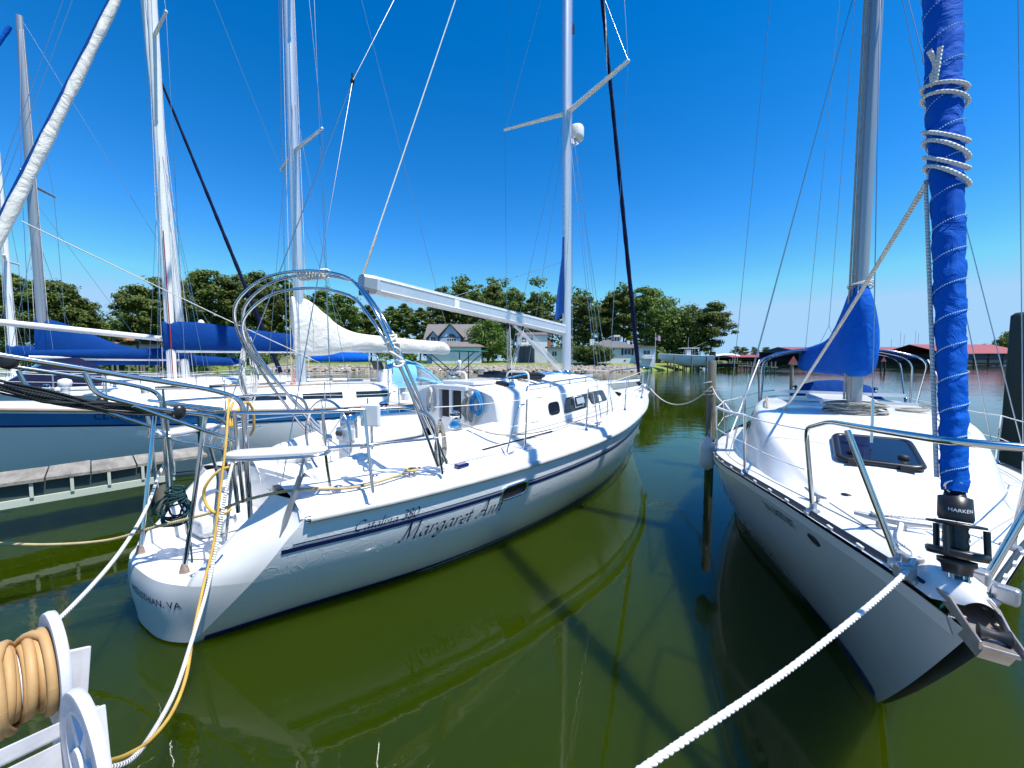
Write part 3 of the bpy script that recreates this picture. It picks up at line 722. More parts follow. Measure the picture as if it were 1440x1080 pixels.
# ================================================================ calligraphic lettering (broad nib strokes)
GLY={ # strokes in a box 0..1 high (x-height .48), each a smooth polyline
'M':([[(0,.06),(.05,0),(.14,.1),(.33,1.0)],[(.33,1.0),(.42,.12)],[(.42,.12),(.83,1.0)],[(.83,1.0),(.76,.1),(.82,0),(.92,.1)],[(.33,1.0),(.2,.97),(.12,.85)]],.98),
'A':([[(0,.06),(.06,0),(.16,.12),(.56,1.0)],[(.56,1.0),(.60,.1),(.66,0),(.76,.1)],[(.22,.36),(.60,.36)],[(.56,1.0),(.42,.98),(.3,.86)]],.80),
'C':([[(.72,.84),(.62,.98),(.40,.97),(.14,.72),(.07,.36),(.2,.05),(.42,.0),(.66,.18)],[(.72,.84),(.73,.97)]],.72),
'a':([[(.40,.42),(.30,.48),(.14,.38),(.06,.18),(.12,.02),(.22,.04),(.38,.28)],[(.43,.48),(.37,.12),(.42,.01),(.52,.1)]],.52),
'r':([[(.04,.40),(.12,.46),(.10,.25),(.06,0)],[(.10,.25),(.22,.44),(.34,.46),(.35,.40)]],.37),
'g':([[(.40,.42),(.30,.48),(.14,.38),(.08,.2),(.14,.06),(.24,.08),(.38,.3)],[(.43,.48),(.36,0),(.26,-.26),(.10,-.32),(.0,-.22),(.12,-.1),(.4,.02)]],.50),
'e':([[(.08,.22),(.28,.27),(.36,.38),(.28,.48),(.14,.40),(.06,.2),(.12,.02),(.24,.0),(.38,.12)]],.42),
't':([[(.2,.72),(.1,.14),(.15,0),(.26,.08)],[(.02,.47),(.32,.47)]],.31),
'n':([[(.03,.40),(.11,.46),(.09,.25),(.05,0)],[(.09,.25),(.24,.44),(.36,.45),(.36,.30),(.32,.08),(.37,0),(.47,.1)]],.50),
'l':([[(.18,1.0),(.06,.14),(.11,0),(.21,.1)]],.24),
'i':([[(.03,.40),(.11,.47),(.06,.12),(.11,0),(.21,.1)],[(.16,.68),(.18,.74)]],.25),
'3':([[(.08,.84),(.24,.98),(.42,.84),(.36,.62),(.18,.52)],[(.18,.52),(.40,.44),(.42,.2),(.26,.0),(.04,.08)]],.50),
'8':([[(.26,.52),(.1,.68),(.16,.92),(.34,.98),(.44,.82),(.34,.6),(.16,.44),(.06,.2),(.16,.02),(.34,.02),(.44,.2),(.38,.42),(.26,.52)]],.52),
'0':([[(.26,.98),(.1,.76),(.06,.3),(.16,.02),(.32,.06),(.46,.4),(.46,.78),(.36,.97),(.26,.98)]],.54),
' ':([],.3)}
def calligraphy(txt,h,wnib=.125,slant=.22):
    """list of 2D quads"""
    x=0; Q=[]; nib=V((math.cos(.75),math.sin(.75),0))*wnib*.5; thin=V((-nib.y,nib.x,0))*.16
    for c in txt:
        st,adv=GLY[c]
        for s in st:
            P=[V((px_+slant*py_,py_,0)) for px_,py_ in (cr([(a,b,0) for a,b in s],5) and [(p.x,p.y) for p in cr([(a,b,0) for a,b in s],5)])]
            for a,b in zip(P,P[1:]):
                for n_ in (nib,thin):
                    Q.append([(x+q.x,q.y) for q in (a-n_,a+n_,b+n_,b-n_)])
        x+=adv
    return [[(a*h,b*h) for a,b in q] for q in Q], x*h
def put_quads(Q,f,name,m,parent):
    mb=MB()
    for i,q in enumerate(Q): mb.add([f(a,b,i%7*.0002) for a,b in q],[(0,1,2,3)])
    return mb.build(name,m,parent)
def text_mesh(txt,size,f,name,m,parent,sub=1,shear=0):
    cu=bpy.data.curves.new('text','FONT'); cu.body=txt; cu.size=size; cu.shear=shear; cu.resolution_u=3
    t=bpy.data.objects.new('text',cu); COL.objects.link(t); bpy.context.view_layer.update()
    me=bpy.data.meshes.new_from_object(t.evaluated_get(bpy.context.evaluated_depsgraph_get())); bpy.data.objects.remove(t); bpy.data.curves.remove(cu)
    import bmesh
    bm=bmesh.new(); bm.from_mesh(me); 
    if sub: bmesh.ops.triangulate(bm,faces=bm.faces)
    bm.to_mesh(me); bm.free()
    for v in me.vertices: v.co=f(v.co.x,v.co.y,0)
    me.name=name; me.materials.clear(); me.materials.append(m); o=bpy.data.objects.new(name,me); COL.objects.link(o); o.parent=parent; return o
# ---- glossy hull gelcoat; a faint net of bumps imitates light rippling off water
def hullmat(name,col,c2,net=.2,scale=7.0):
    n=N(name); v=n.obj((1,1,.8)); d=n.n('ShaderNodeTexNoise',ins={'Vector':v,'Scale':2.6,'Detail':3}).outputs[1]
    vv=n.n('ShaderNodeVectorMath',operation='MULTIPLY_ADD',ins={0:d,1:(.48,.48,.48),2:v}).outputs[0]
    e=n.n('ShaderNodeTexVoronoi',feature='DISTANCE_TO_EDGE',ins={'Vector':vv,'Scale':scale}).outputs['Distance']
    e2=n.n('ShaderNodeTexVoronoi',feature='DISTANCE_TO_EDGE',ins={'Vector':vv,'Scale':scale*1.9}).outputs['Distance']
    r=n.n('ShaderNodeMapRange',interpolation_type='SMOOTHSTEP',ins={0:e,1:.0,2:.06,3:1,4:0}).outputs[0]
    r2=n.n('ShaderNodeMapRange',interpolation_type='SMOOTHSTEP',ins={0:e2,1:.0,2:.07,3:1,4:0}).outputs[0]
    msk=n.n('ShaderNodeMapRange',ins={0:n.noise(1.6,3),1:.30,2:.66,3:.30,4:1.0}).outputs[0]; 
    h=n.math('MULTIPLY',n.math('ADD',r,n.math('MULTIPLY',r2,.35)),n.math('ADD',msk,.06))
    f=n.noise(1.3,4,v); n.set(Base_Color=n.ramp(f,[(.3,col),(.7,c2)]),Roughness=.16,Coat_Weight=.6,Coat_Roughness=.05)
    n.bump(h,net,.0065); return n.m
M['hull']=hullmat('topside_gelcoat',(.80,.82,.83),(.74,.77,.78))
# ================================================================ MARGARET: the sloop in the middle
MA=math.radians(47.5); MF=Frame((-3.2,3.5),MA)
MG=thing('sailboat','large white sloop in the middle, lettered Margaret Ann, seen from its open stern','sailboat',(MF.o.x,MF.o.y,0),MA)
PLZ=.57
def mx0(z): return tab(z,[(-.4,-.10),(.03,.08),(.1,.12),(.35,.28),(.65,.49),(.9,.66),(1.07,.79),(1.4,.82)])
def txs(z): return tab(z,[(0,-.07),(PLZ,-.09),(.8,.16),(1.15,.56),(1.25,.66)])
def tx(y,z):
    B=H1.halfz(mx0(z),min(z,1.07)); t=min(1,abs(y)/B); return lerp(txs(z),mx0(z),t**3.2)
H1=Hull(10.62,9.6,[(0,.90),(.8,1.16),(1.6,1.40),(3,1.63),(4.4,1.72),(5.8,1.63),(7.6,1.20),(9,.68),(10,.24),(10.62,.015)],
  [(0,.50),(.75,.66),(2.3,1.04),(3.95,1.16),(5.4,1.09),(6.85,.86),(8.4,.42),(9.2,.13),(9.6,.01)],
  [(0,1.03),(.8,1.07),(3,1.14),(5,1.22),(7,1.33),(9,1.43),(10.62,1.55)],mx0,2.0)
mb=MB()
for s in(-1,1): mb.grid(H1.skin(side=s),flip=(s<0))
hull=mb.build('hull',M['hull'],MG)

# stripes, boot top, rub rail
for s in(-1,1):
    mb=MB(); mb.grid(H1.strip(.62,10.3,lambda x:1-.285/H1.sh(x),lambda x:1-.243/H1.sh(x),s),flip=s>0); mb.build('sheer_stripe',M['ink'],hull)
    mb=MB(); mb.grid(H1.strip(.70,10.3,lambda x:1-.225/H1.sh(x),lambda x:1-.212/H1.sh(x),s),flip=s>0); mb.build('pin_stripe',M['ink'],hull)
    mb=MB(); mb.grid(H1.strip(.15,9.64,-.12,lambda x:.055+.04*x/9.6,s,.005),flip=s>0); mb.build('boot_stripe',M['boot'],hull)
    mb=MB(); mb.tube([H1.pt(lerp(.83,10.60,i/60),1,s)+V((0,s*.022,-.01)) for i in range(61)],.034,8,sq=(1.15,1)); mb.build('rub_rail',M['grub'],hull)
    mb=MB(); mb.rod(H1.pt(.79,1,s)+V((0,s*.02,-.01)),H1.pt(.86,1,s)+V((0,s*.012,-.01)),.034,8); mb.build('rub_rail_cap',M['steel'],hull)
# lettering on the starboard topside
def on_hull(x0,z0):
    def f(a,b,e):
        x=x0+a; dz=(H1.sh(x)-H1.sh(x0))*.9; z=z0+dz+b; return V((x,-H1.halfz(x,z)-.005-e,z))
    return f
Q,wd=calligraphy('Margaret Ann',.205); sc=1.26/wd
put_quads([[(a*sc,b) for a,b in q] for q in Q],on_hull(1.60,.615),'name_lettering',M['ink'],hull)
Q,wd=calligraphy('Catalina 380',.098,.14); sc=.60/wd
put_quads([[(a*sc,b) for a,b in q] for q in Q],on_hull(1.17,.855),'class_lettering',M['ink'],hull)
# chrome-framed port in the topside
def hull_oval(x0,z0,a,b,o,n=28,pw=.45):
    out=[]
    for k in range(n):
        t=2*PI*k/n; c,s_=math.cos(t),math.sin(t); x=x0+a*math.copysign(abs(c)**pw,c); z=z0+b*math.copysign(abs(s_)**pw,s_)+(x-x0)*.05
        out.append(V((x,-H1.halfz(x,z)-o,z)))
    return out
P=hull_oval(3.02,.865,.20,.082,.012); mb=MB(); mb.tube(P,.016,6,closed=True); fr=mb.build('hull_port',M['chrome'],hull)
mb=MB(); mb.add(hull_oval(3.02,.865,.20,.082,.007),[tuple(range(28))[::-1]]); mb.build('pane',M['dark'],fr)
# hailing port on the transom
def on_tr(a,b,e): y=.13-a; z=.36+b; return V((tx(y,z)-.004,y,z))
text_mesh('MIDLOTHIAN, VA',.088,on_tr,'port_lettering',M['ink'],hull)
# ---- stern: wings, platform, bulkhead
zs=[PLZ+(1.22-PLZ)*k/12 for k in range(13)]
def deckedge(x,s,up=.13): return V((x,s*(max(.0,H1.half(x,1)-.07)),H1.sh(x)+up))
BX=.98; mb=MB(); rows=[]
for k in range(11):       # transom skirt under the swim platform, rounded in plan
    z=lerp(.02,PLZ,k/10); b=H1.halfz(mx0(z),z); rows.append([V((tx(b*y/20,z),b*y/20,z)) for y in range(-20,21)])
mb.grid(rows,flip=True); mb.build('transom',M['gel'],MG)
yin=lambda z:.62+(z-PLZ)*.12
for s in(-1,1):
    mb=MB(); rows=[]; inn=[]
    for z in zs:
        B=H1.halfz(mx0(z),min(z,1.07))-max(0,z-1.07)*.5; r=[]
        for k in range(9):
            y=lerp(B,yin(z),k/8); r.append(V((tx(y,min(z,1.07)) if k==0 else tx(y,z),s*y,z)))
        r.append(r[-1]+V((.03,-s*.012,.006))); inn.append(r[-1]); rows.append(r)
    mb.grid(rows,flip=s>0); mb.grid([inn,[V((BX+.04*(p.z-PLZ),p.y,p.z)) for p in inn]],flip=s>0)
    mb.build('stern_quarter',M['gel'],MG,weld=True)
mb=MB(); sk=[V((tx(.62*y/12,PLZ),.62*y/12,PLZ)) for y in range(-12,13)]
mb.grid([sk,[p+V((.025,0,.014)) for p in sk],[V((p.x+.10,p.y,PLZ+.012)) for p in sk],[V((BX+.02,p.y,PLZ)) for p in sk]]); mb.build('swim_platform',M['gel'],MG)
mb=MB()
top=lambda y:1.22
rows=[[V((BX+.04*(z-PLZ)+(.03*(1-(y/9)**2)),y/9*.70,z)) for y in range(-9,10)] for z in zs]
mb.grid(rows,flip=True); mb.build('stern_bulkhead',M['gel'],MG)
mb=MB(); mb.box((1.04,-.04,.93),(.03,.62,.50)); dr=mb.build('transom_door',M['gel'],MG,bevel=.012)
mb=MB(); mb.rod((1.01,.12,1.0),(1.01,.20,1.0),.008); mb.rod((1.01,-.2,.82),(1.01,-.12,.82),.008); mb.build('latch',M['steel'],dr)
for y,x,sx,sy,h_ in((.50,.72,.55,.42,.22),(-.55,.66,.52,.34,.20)):
    mb=MB(); mb.box((x,y,PLZ+h_/2),(sx,sy,h_)); mb.build('moulded_step',M['gel'],MG,bevel=.07)
mb=MB(); mb.rod((.45,-.05,PLZ+.03),(.85,-.05,PLZ+.03),.012); mb.rod((.45,-.25,PLZ+.03),(.85,-.25,PLZ+.03),.012)
for x in(.5,.65,.8): mb.rod((x,-.05,PLZ+.03),(x,-.25,PLZ+.03),.012)
mb.build('folded_ladder',M['steel'],MG)
# ---- deck
CO=3.42                    # companionway bulkhead
def cz(x,y,b): return H1.sh(x)+.13+.10*(1-(min(1,abs(y)/max(b,.05)))**2)
def coam(x): return tab(x,[(.95,.60),(1.6,.80),(2.4,.95),(3.42,1.02),(5,1.04),(6.5,.92),(7.6,.62),(8.3,.34),(8.6,.2)])
mb=MB()
for s in(-1,1):
    rows=[]
    for i in range(61):
        x=lerp(.755,10.55,i/60); e=deckedge(x,s); b=abs(e.y); ci=(min(coam(x),b*.72) if x>1.02 else .58) if x<8.6 else 0
        r=[H1.pt(x,1,s),e+V((0,s*.035,-.05)),e,e+V((0,-s*min(.05,b*.2),.004))]
        for k in range(1,7): y=lerp(b-min(.05,b*.2),ci,k/6); r.append(V((x,s*y,cz(x,y,b))))
        rows.append(r)
    mb.grid(rows,flip=s<0)
mb.build('deck',M['gel'],MG,weld=True)
M['seam']=mat('deck_seam',(.34,.35,.36),.7)
# nonskid panels
for s in(-1,1):
    for xa,xb in((2.3,3.7),(3.85,5.2),(5.35,7.0),(7.15,8.6)):
        rows=[]
        for i in range(13):
            x=lerp(xa,xb,i/12); b=abs(deckedge(x,s).y); y0,y1=b-.17,min(coam(x),b*.72)+.16
            if y1>y0-.08: y1=y0-.08
            rows.append([V((x,s*lerp(y0,y1,k/3),cz(x,lerp(y0,y1,k/3),b)+.004)) for k in range(4)])
        mb=MB(); mb.grid(rows,flip=s<0); pn=mb.build('nonskid_panel',M['deck'],MG)
        mb=MB(); mb.tube([r[0] for r in rows]+[r[-1] for r in rows[::-1]],.0035,4,closed=True); mb.build('deck_seam',M['seam'],pn)
mb=MB(); rows=[]
for i in range(8):
    x=lerp(8.75,10.1,i/7); b=abs(deckedge(x,1).y); rows.append([V((x,(b-.14)*k/4,cz(x,(b-.14)*k/4,b)+.004)) for k in range(-4,5)])
mb.grid(rows,flip=True); mb.build('nonskid_panel',M['deck'],MG)
# ---- cockpit: coamings, seats, sole
def sec(x):
    yc=coam(x); b=abs(deckedge(x,1).y); zt=tab(x,[(.95,1.28),(1.4,1.42),(2.2,1.53),(3.42,1.60)]); zse=1.16
    R_=[(yc+.10,cz(x,yc+.1,b)-.012),(yc+.03,lerp(cz(x,yc,b),zt,.55)),(yc-.03,zt-.01),(yc-.10,zt),(yc-.16,zt-.05),(yc-.22,zse+.03),(yc-.25,zse),(.40,zse-.01),(.36,zse-.05),(.34,.80),(.28,.78)]
    return [V((x,y,z)) for y,z in R_]+[V((x,-y,z)) for y,z in R_[::-1]]
mb=MB(); mb.grid([sec(lerp(1.02,CO,i/14)) for i in range(15)],flip=False); mb.build('cockpit',M['gel'],MG,weld=True)
for y in(.66,-.62): mb=MB(); mb.box((1.35,y,1.24),(.62,.35,.16)); mb.build('helm_seat',M['gel'],MG,bevel=.05)
mb=MB(); mb.box((2.55,.70,1.42),(1.45,.07,.42),Matrix.Rotation(-.18,3,'X')); mb.build('seat_back',M['gel'],MG,bevel=.03)
# ---- cabin trunk
def ctop(x): return tab(x,[(3.3,1.93),(4.2,1.965),(5.6,2.02),(6.6,2.01),(7.4,1.86),(8.0,1.66),(8.5,1.53)])
def cyt(x): return tab(x,[(3.3,.92),(5,.93),(6.5,.80),(7.4,.56),(8.0,.38),(8.5,.22)])
def cpt(x,t,s=-1): # point on the cabin side, t 0 foot .. 1 top
    b=abs(deckedge(x,1).y); yf=min(coam(x),b*.72)+.02; return V((x,s*lerp(yf,cyt(x),t**1.1),lerp(cz(x,yf,b)-.02,ctop(x)-.02,t)))
rows=[]
for i in range(29):
    x=lerp(3.36,8.5,i/28); st=[cpt(x,t,-1) for t in(0,.35,.7,.92)]; zt=ctop(x); y=cyt(x)
    tp=[V((x,-k*y,zt+.15*(1-k*k)*(min(1,y/.8)))) for k in(.96,.85,.6,.3,0)]
    half=st+tp; rows.append(half+[V((p.x,-p.y,p.z)) for p in half[-2::-1]])
mb=MB(); mb.grid(rows,flip=False); mb.add(rows[0],[tuple(range(len(rows[0])))]); cab=mb.build('cabin',M['gel'],MG,weld=True)
mb=MB(); rws=[]
for i in range(15):
    x=lerp(4.5,7.0,i/14); y=cyt(x)-.12; rws.append([V((x,y*k/4,ctop(x)+.15*(1-(k/4*y/cyt(x))**2)*min(1,cyt(x)/.8)+.004)) for k in range(-4,5)])
mb.grid(rws,flip=True); mb.build('nonskid_panel',M['deck'],cab)
for s in(-1,1):
    mb=MB(); mb.tube([cpt(lerp(3.42,8.3,i/24),.10,s)+V((0,s*.004,.002)) for i in range(25)],.0035,4,cap=False); mb.build('cabin_joint',M['seam'],cab)
    mb=MB(); P=[V((x,s*(coam(x)+.10),sec(x)[0].z+.006)) for x in [lerp(1.1,3.35,i/14) for i in range(15)]]; mb.tube(P,.0035,4,cap=False); mb.build('coaming_joint',M['seam'],MG)
    mb=MB(); mb.tube([deckedge(lerp(.9,10.4,i/40),s)+V((0,-s*.035,.006)) for i in range(41)],.003,4,cap=False); mb.build('deck_seam',M['seam'],MG)
# cabin side windows (starboard and port)
def side_win(xa,xb,ta,tb,s,name,slope=.0,r=.25,m='glass'):
    n=24; P=[];O=[]
    for k in range(n):
        a=2*PI*k/n; c,sn=math.cos(a),math.sin(a); c=math.copysign(abs(c)**r,c); sn=math.copysign(abs(sn)**r,sn)
        x=lerp(xa,xb,(c+1)/2)+slope*(sn); t=lerp(ta,tb,(sn+1)/2); p=cpt(x,t,s); P.append(p+V((0,s*.008,.003))); O.append(p+V((0,s*.008,.003)))
    mb=MB(); mb.add(P,[tuple(range(n)) if s<0 else tuple(range(n))[::-1]]); o=mb.build(name,M[m],cab)
    mb=MB(); mb.tube(O,.009,5,closed=True); mb.build('frame',M['steel'] if name=='portlight' else M['bpl'],o) if 0 else None
    return o
for s in(-1,1):
    side_win(4.50,4.80,.34,.68,s,'portlight',0,.5); side_win(4.96,5.74,.30,.72,s,'cabin_window',.07,.22); side_win(5.82,6.58,.34,.74,s,'cabin_window',-.07,.22)
mb=MB(); a,b=cpt(5.26,.40),cpt(5.26,.70); c,d=cpt(5.52,.40),cpt(5.52,.70)
mb.tube([a+V((0,-.02,0)),c+V((0,-.02,0)),d+V((0,-.02,0)),b+V((0,-.02,0))],.013,6,closed=True); mb.add([p+V((0,-.07,-.02)) for p in (b,d,d+V((0,-.03,-.10)),b+V((0,-.03,-.10)))],[(0,1,2,3)]); mb.build('opening_port',M['alu'],cab)
# companionway
mb=MB(); bx=3.345
for y0,y1 in((.02,.22),(-.24,-.06)): mb.box((bx,(y0+y1)/2,1.78),(.02,y1-y0,.42))  # near-black panels painted as the unlit way below; no hole is cut
build_pieces(mb,'companionway_dark_panel',M['dark'],cab); mb=MB()
for y in(.30,-.02,-.31): mb.box((bx-.015,y,1.78),(.05,.07,.52))
mb.box((bx-.015,0,2.035),(.06,.78,.07)); mb.build('companionway_frame',M['gel'],cab,bevel=.012)
mb=MB(); mb.box((3.95,-.01,2.105),(1.0,.78,.06)); mb.build('sliding_hatch',M['gel'],cab,bevel=.02)
for x,y in((5.55,.0),(6.95,0)):
    z=ctop(x)+.16; mb=MB(); mb.box((x,y,z),(.46,.46,.05)); hb=mb.build('deck_hatch',M['alu'],cab,bevel=.015); mb=MB(); mb.box((x,y,z+.028),(.38,.38,.02)); mb.build('pane',M['glass'],hb)
# handrails, roof hoops
for s in(-1,1):
    P=[V((x,s*(cyt(x)-.05),ctop(x)+(.10 if 0<i<9 else .01))) for i,x in enumerate([4.1,4.14]+[4.3+.3*k for k in range(7)]+[6.45])]
    mb=MB(); mb.tube(cr(P,3),.014,7)
    for x in(4.7,5.3,5.9): mb.rod((x,s*(cyt(x)-.05),ctop(x)),(x,s*(cyt(x)-.05),ctop(x)+.10),.012,6)
    mb.build('handrail',M['steel'],cab)
for x,y0,y1 in((3.75,.62,.12),(4.55,-.05,-.55)):
    mb=MB(); mb.tube(rnd_path([(x,y0,2.02),(x,y0,2.26),(x,y1,2.26),(x,y1,2.04)],.10),.018,8); mb.build('mast_guard',M['wpaint'],cab)
# traveller and black sheet bag on the cabin roof
mb=MB(); mb.box((4.62,0,2.16),(.08,1.5,.05)); mb.build('traveller',M['bpl'],cab)
mb=MB(); mb.tube([V((4.75+.08*math.sin(i),.75-i*.16,2.19)) for i in range(10)],[.04,.06,.07,.06,.065,.07,.06,.05,.06,.03],8,sq=(1,1)); mb.build('rolled_cover',M['rub'],cab)
def winch(base,sc,parent):
    mb=MB(); mb.lathe([(.078*sc,0),(.082*sc,.015*sc),(.066*sc,.05*sc),(.05*sc,.075*sc),(.045*sc,.115*sc),(.056*sc,.14*sc)],base,None,20); d=mb.build('winch',M['chrome'],parent)
    mb=MB(); mb.lathe([(.057*sc,.14*sc),(.062*sc,.146*sc),(.062*sc,.158*sc),(.05*sc,.165*sc)],base,None,20); mb.build('self_tailer',M['bpl'],d)
    mb=MB(); mb.lathe([(.042*sc,.165*sc),(.052*sc,.17*sc),(.04*sc,.19*sc),(.012*sc,.196*sc)],base,None,18); mb.build('cap',M['chrome'],d)
winch((2.72,-.86,1.585),1.15,MG); winch((2.72,.86,1.585),1.15,MG); winch((4.05,-.62,2.04),.85,MG); winch((3.75,.45,2.08),.8,MG)
# clutches on roof
mb=MB()
for i in range(5): mb.box((4.0,-.34-.06*i,2.1-.01*i),(.16,.04,.07))
mb.build('rope_clutches',M['bpl'],cab,bevel=.01)
mb=MB(); mb.lathe([(.075,0),(.09,.03),(.085,.09),(.05,.12)],(6.05,-.30,2.14),None,14); mb.build('vent',M['steel'],cab)
# ---- mast, spreaders, radar
MXs=6.47
def mxp(z): return V((MXs-(z-2.1)*.012,0,z))
MT=15.8
rings=[]
for i in range(12):
    z=lerp(1.95,MT,i/11); c=mxp(z); t=1 if z<11 else 1-.25*(z-11)/5
    rings.append([c+V((.118*t*math.cos(a),.078*t*math.sin(a),0)) for a in [2*PI*k/18 for k in range(18)]])
mb=MB(); mb.loft(rings); mast=mb.build('mast',M['alu'],MG)
mb=MB(); mb.box(mxp(2.1)+V((0,0,.02)),(.42,.30,.06)); mb.build('mast_collar',M['wpaint'],mast,bevel=.02)
for zsp,hl in((7.50,1.47),(11.6,1.15)):
    for s in(-1,1):
        a=mxp(zsp)+V((-.02,s*.05,0)); b=mxp(zsp)+V((-.30,s*hl,.10+.02)); mb=MB(); mb.tube([a,a.lerp(b,.5),b],[.046,.040,.03],10,sq=(1.4,.7)); mb.ball(b,.035,5); mb.build('spreader',M['wpaint'],mast)
c=mxp(7.12)+V((.36,0,.05)); mb=MB(); mb.lathe([(.11,-.06),(.14,-.04),(.15,.02),(.15,.18),(.13,.22),(.06,.235)],c,None,22); ra=mb.build('radar_dome',M['wpaint'],mast)
mb=MB(); mb.box(mxp(7.05)+V((.22,0,-.0)),(.32,.10,.03)); mb.rod(mxp(6.85)+V((.1,0,0)),mxp(7.05)+V((.34,0,-.01)),.015,6); mb.build('radar_bracket',M['steel'],mast)
mb=MB(); mb.box(mxp(9.2)+V((.14,0,0)),(.1,.1,.16)); mb.build('steaming_light',M['bpl'],mast)
# boom
g=mxp(3.09); e=MF.lat(531,402,0); bd=(e-(g+V((-.12,0,0)))).normalized()
def ringb(c,h,w_): 
    up=V((0,1,0)).cross(bd); up=-up if up.z<0 else up
    return [c+up*(h*a)+V((0,w_*b,0)) for a,b in((.5,.62),(.5,-.62),(.30,-1),(-.30,-1),(-.5,-.62),(-.5,.62),(-.30,1),(.30,1))]
st=g+V((-.12,0,0)); Lb=(e-st).length
mb=MB(); mb.loft([ringb(st+bd*t,.225,.075) for t in(0,Lb*.33,Lb*.66,Lb)],smooth=False); boom=mb.build('boom',M['alu'],MG)
mb=MB(); mb.loft([ringb(st+bd*Lb,.23,.078),ringb(st+bd*(Lb+.16),.20,.07)],smooth=False); mb.build('boom_end',M['greyalu'],boom); mb=MB(); mb.box(st+bd*(Lb+.13)+V((0,0,-.12)),(.07,.10,.07)); mb.build('outhaul_block',M['bpl'],boom)
mb=MB()
for s in(-1,1): mb.tube([st+bd*(t*Lb)+V((0,s*.079,.07)) for t in(0.01,.5,.99)],.008,6); mb.tube([st+bd*(t*Lb)+V((0,s*.079,-.07)) for t in(0.01,.5,.99)],.008,6)
mb.build('boom_groove',M['wpaint'],boom); mb=MB(); mb.box(st+bd*(Lb*.70)+V((0,-.078,.0)),(.09,.006,.15)); mb.build('boom_patch',M['trim'],boom)
mb=MB(); mb.box(g+V((-.14,0,0)),(.10,.06,.10)); mb.build('gooseneck',M['bpl'],boom)
# vang, mainsheet
mb=MB(); vb=mxp(2.18)+V((-.14,0,0)); vt=st+bd*1.55+V((0,0,-.12)); mb.rod(vb,vt,.030,8); mb.build('vang',M['alu'],MG)
mb=MB()
for o_ in(-.03,.03):
    mb.rod(vb+V((0,o_,.05)),st+bd*1.25+V((0,o_,-.12)),.007,5)
build_pieces(mb,'vang_tackle',M['rw'],MG)
mb=MB(); tb=V((4.62,-.05,2.2))
for o_ in(-.05,0,.05): mb.rod(tb+V((0,o_,0)),st+bd*1.72+V((.02,o_*.6,-.13)),.008,5); mb.rod(tb+V((.02,o_,0)),st+bd*(1.30)+V((0,o_*.6,-.13)),.008,5)
build_pieces(mb,'mainsheet',M['rw'],MG); mb=MB(); mb.ball(tb+V((0,0,.05)),(.05,.03,.07),6); mb.ball(st+bd*1.72+V((0,0,-.17)),(.04,.03,.06),6); mb.ball(st+bd*1.30+V((0,0,-.17)),(.04,.03,.06),6); build_pieces(mb,'sheet_block',M['bpl'],MG)
# little blue sail peak in the mast slot
mb=MB(); rows=[]
for i in range(9):
    t=i/8; z=lerp(3.46,5.0,t); wd_=lerp(.34,.02,t**.8); c=mxp(z)+V((-.12,0,0)); th=.035*(1-t)+.008
    rows.append([c+V((-wd_*k,th*s*math.sin(PI*min(1,k*1.0+.05))+.015*math.sin(9*t+5*k),-.22*k*(1-t))) for k,s in((0,1),(.33,1),(.7,1),(1,1),(1,-1),(.7,-1),(.33,-1),(0,-1))])
mb.loft(rows); mb.build('furled_mainsail',M['navy'],MG)
# forestay with furled genoa
fb=V((10.12,0,1.78)); ft=mxp(15.4)+V((.12,0,0)); fd=(ft-fb)
mb=MB(); n_=70; mb.tube([fb+fd*(.02+.95*i/n_) for i in range(n_+1)],[.062*(1-.55*(i/n_))*(1+.08*math.sin(i*1.7)) if i>2 else .03+.012*i for i in range(n_+1)],10); gen=mb.build('furled_genoa',M['dnavy'],MG)
for t0,t1 in((.52,.66),(.74,.83)):
    mb=MB(); n_=26; rows=[]
    for i in range(n_+1):
        t=lerp(t0,t1,i/n_); r_=.0655*(1-.55*t); a=i*.16+1.0; c=fb+fd*(.02+.95*t); rows.append([c+V((r_*math.cos(a+k*.12),r_*math.sin(a+k*.12),0))*1.03 for k in range(7)])
    mb.grid(rows); mb.build('sail_stripe',M['wcloth'],gen)
mb=MB(); mb.lathe([(.05,-.16),(.10,-.14),(.10,-.12),(.055,-.11),(.055,-.03),(.10,-.02),(.10,0),(.04,.02)],fb+fd.normalized()*.06,fd.normalized(),16); mb.build('furler_drum',M['bpl'],MG)
mb=MB(); mb.rod(V((10.28,0,1.6)),fb,.012,6); mb.build('tack_fitting',M['steel'],MG)
# standing rigging
def wires(name,segs,parent,r=.0045,m='wire'):
    for s_ in segs:
        mb=MB(); mb.tube(s_,r,6); mb.build(name,M[m],parent)
for s in(-1,1):
    t1=mxp(7.50)+V((-.30,s*1.47,.12)); t2=mxp(11.6)+V((-.30,s*1.15,.12)); ch=V((5.95,s*1.25,1.42)); ch2=V((6.35,s*1.16,1.44)); ch3=V((5.7,s*1.27,1.42))
    wires('shroud',[[ch,t1],[t1,t2,mxp(15.6)],[t1+V((.02,0,0)),mxp(11.5)],[ch2,mxp(7.4)+V((.06,s*.05,0))],[ch3,mxp(7.4)+V((-.06,s*.05,0))]],MG)
    mb=MB()
    for c_,q in((ch,t1),(ch2,mxp(7.4)),(ch3,mxp(7.4))):
        d_=(q-c_).normalized(); mb.rod(c_-d_*.04,c_+d_*.30,.011,6)
    build_pieces(mb,'turnbuckle',M['steel'],MG)
bsp=MF.lat(503,118,0); wires('backstay',[[mxp(15.7),bsp]],MG,.006,'wire')
wires('backstay',[[bsp,V((.75,-.75,1.35))],[bsp,V((.75,.85,1.35))]],MG,.0055)
mb=MB(); mb.rod(bsp+V((0,0,-.08)),bsp+V((0,0,.09)),.012,6); mb.ball(bsp,(.022,.03,.035),6); mb.build('backstay_plate',M['bpl'],MG)
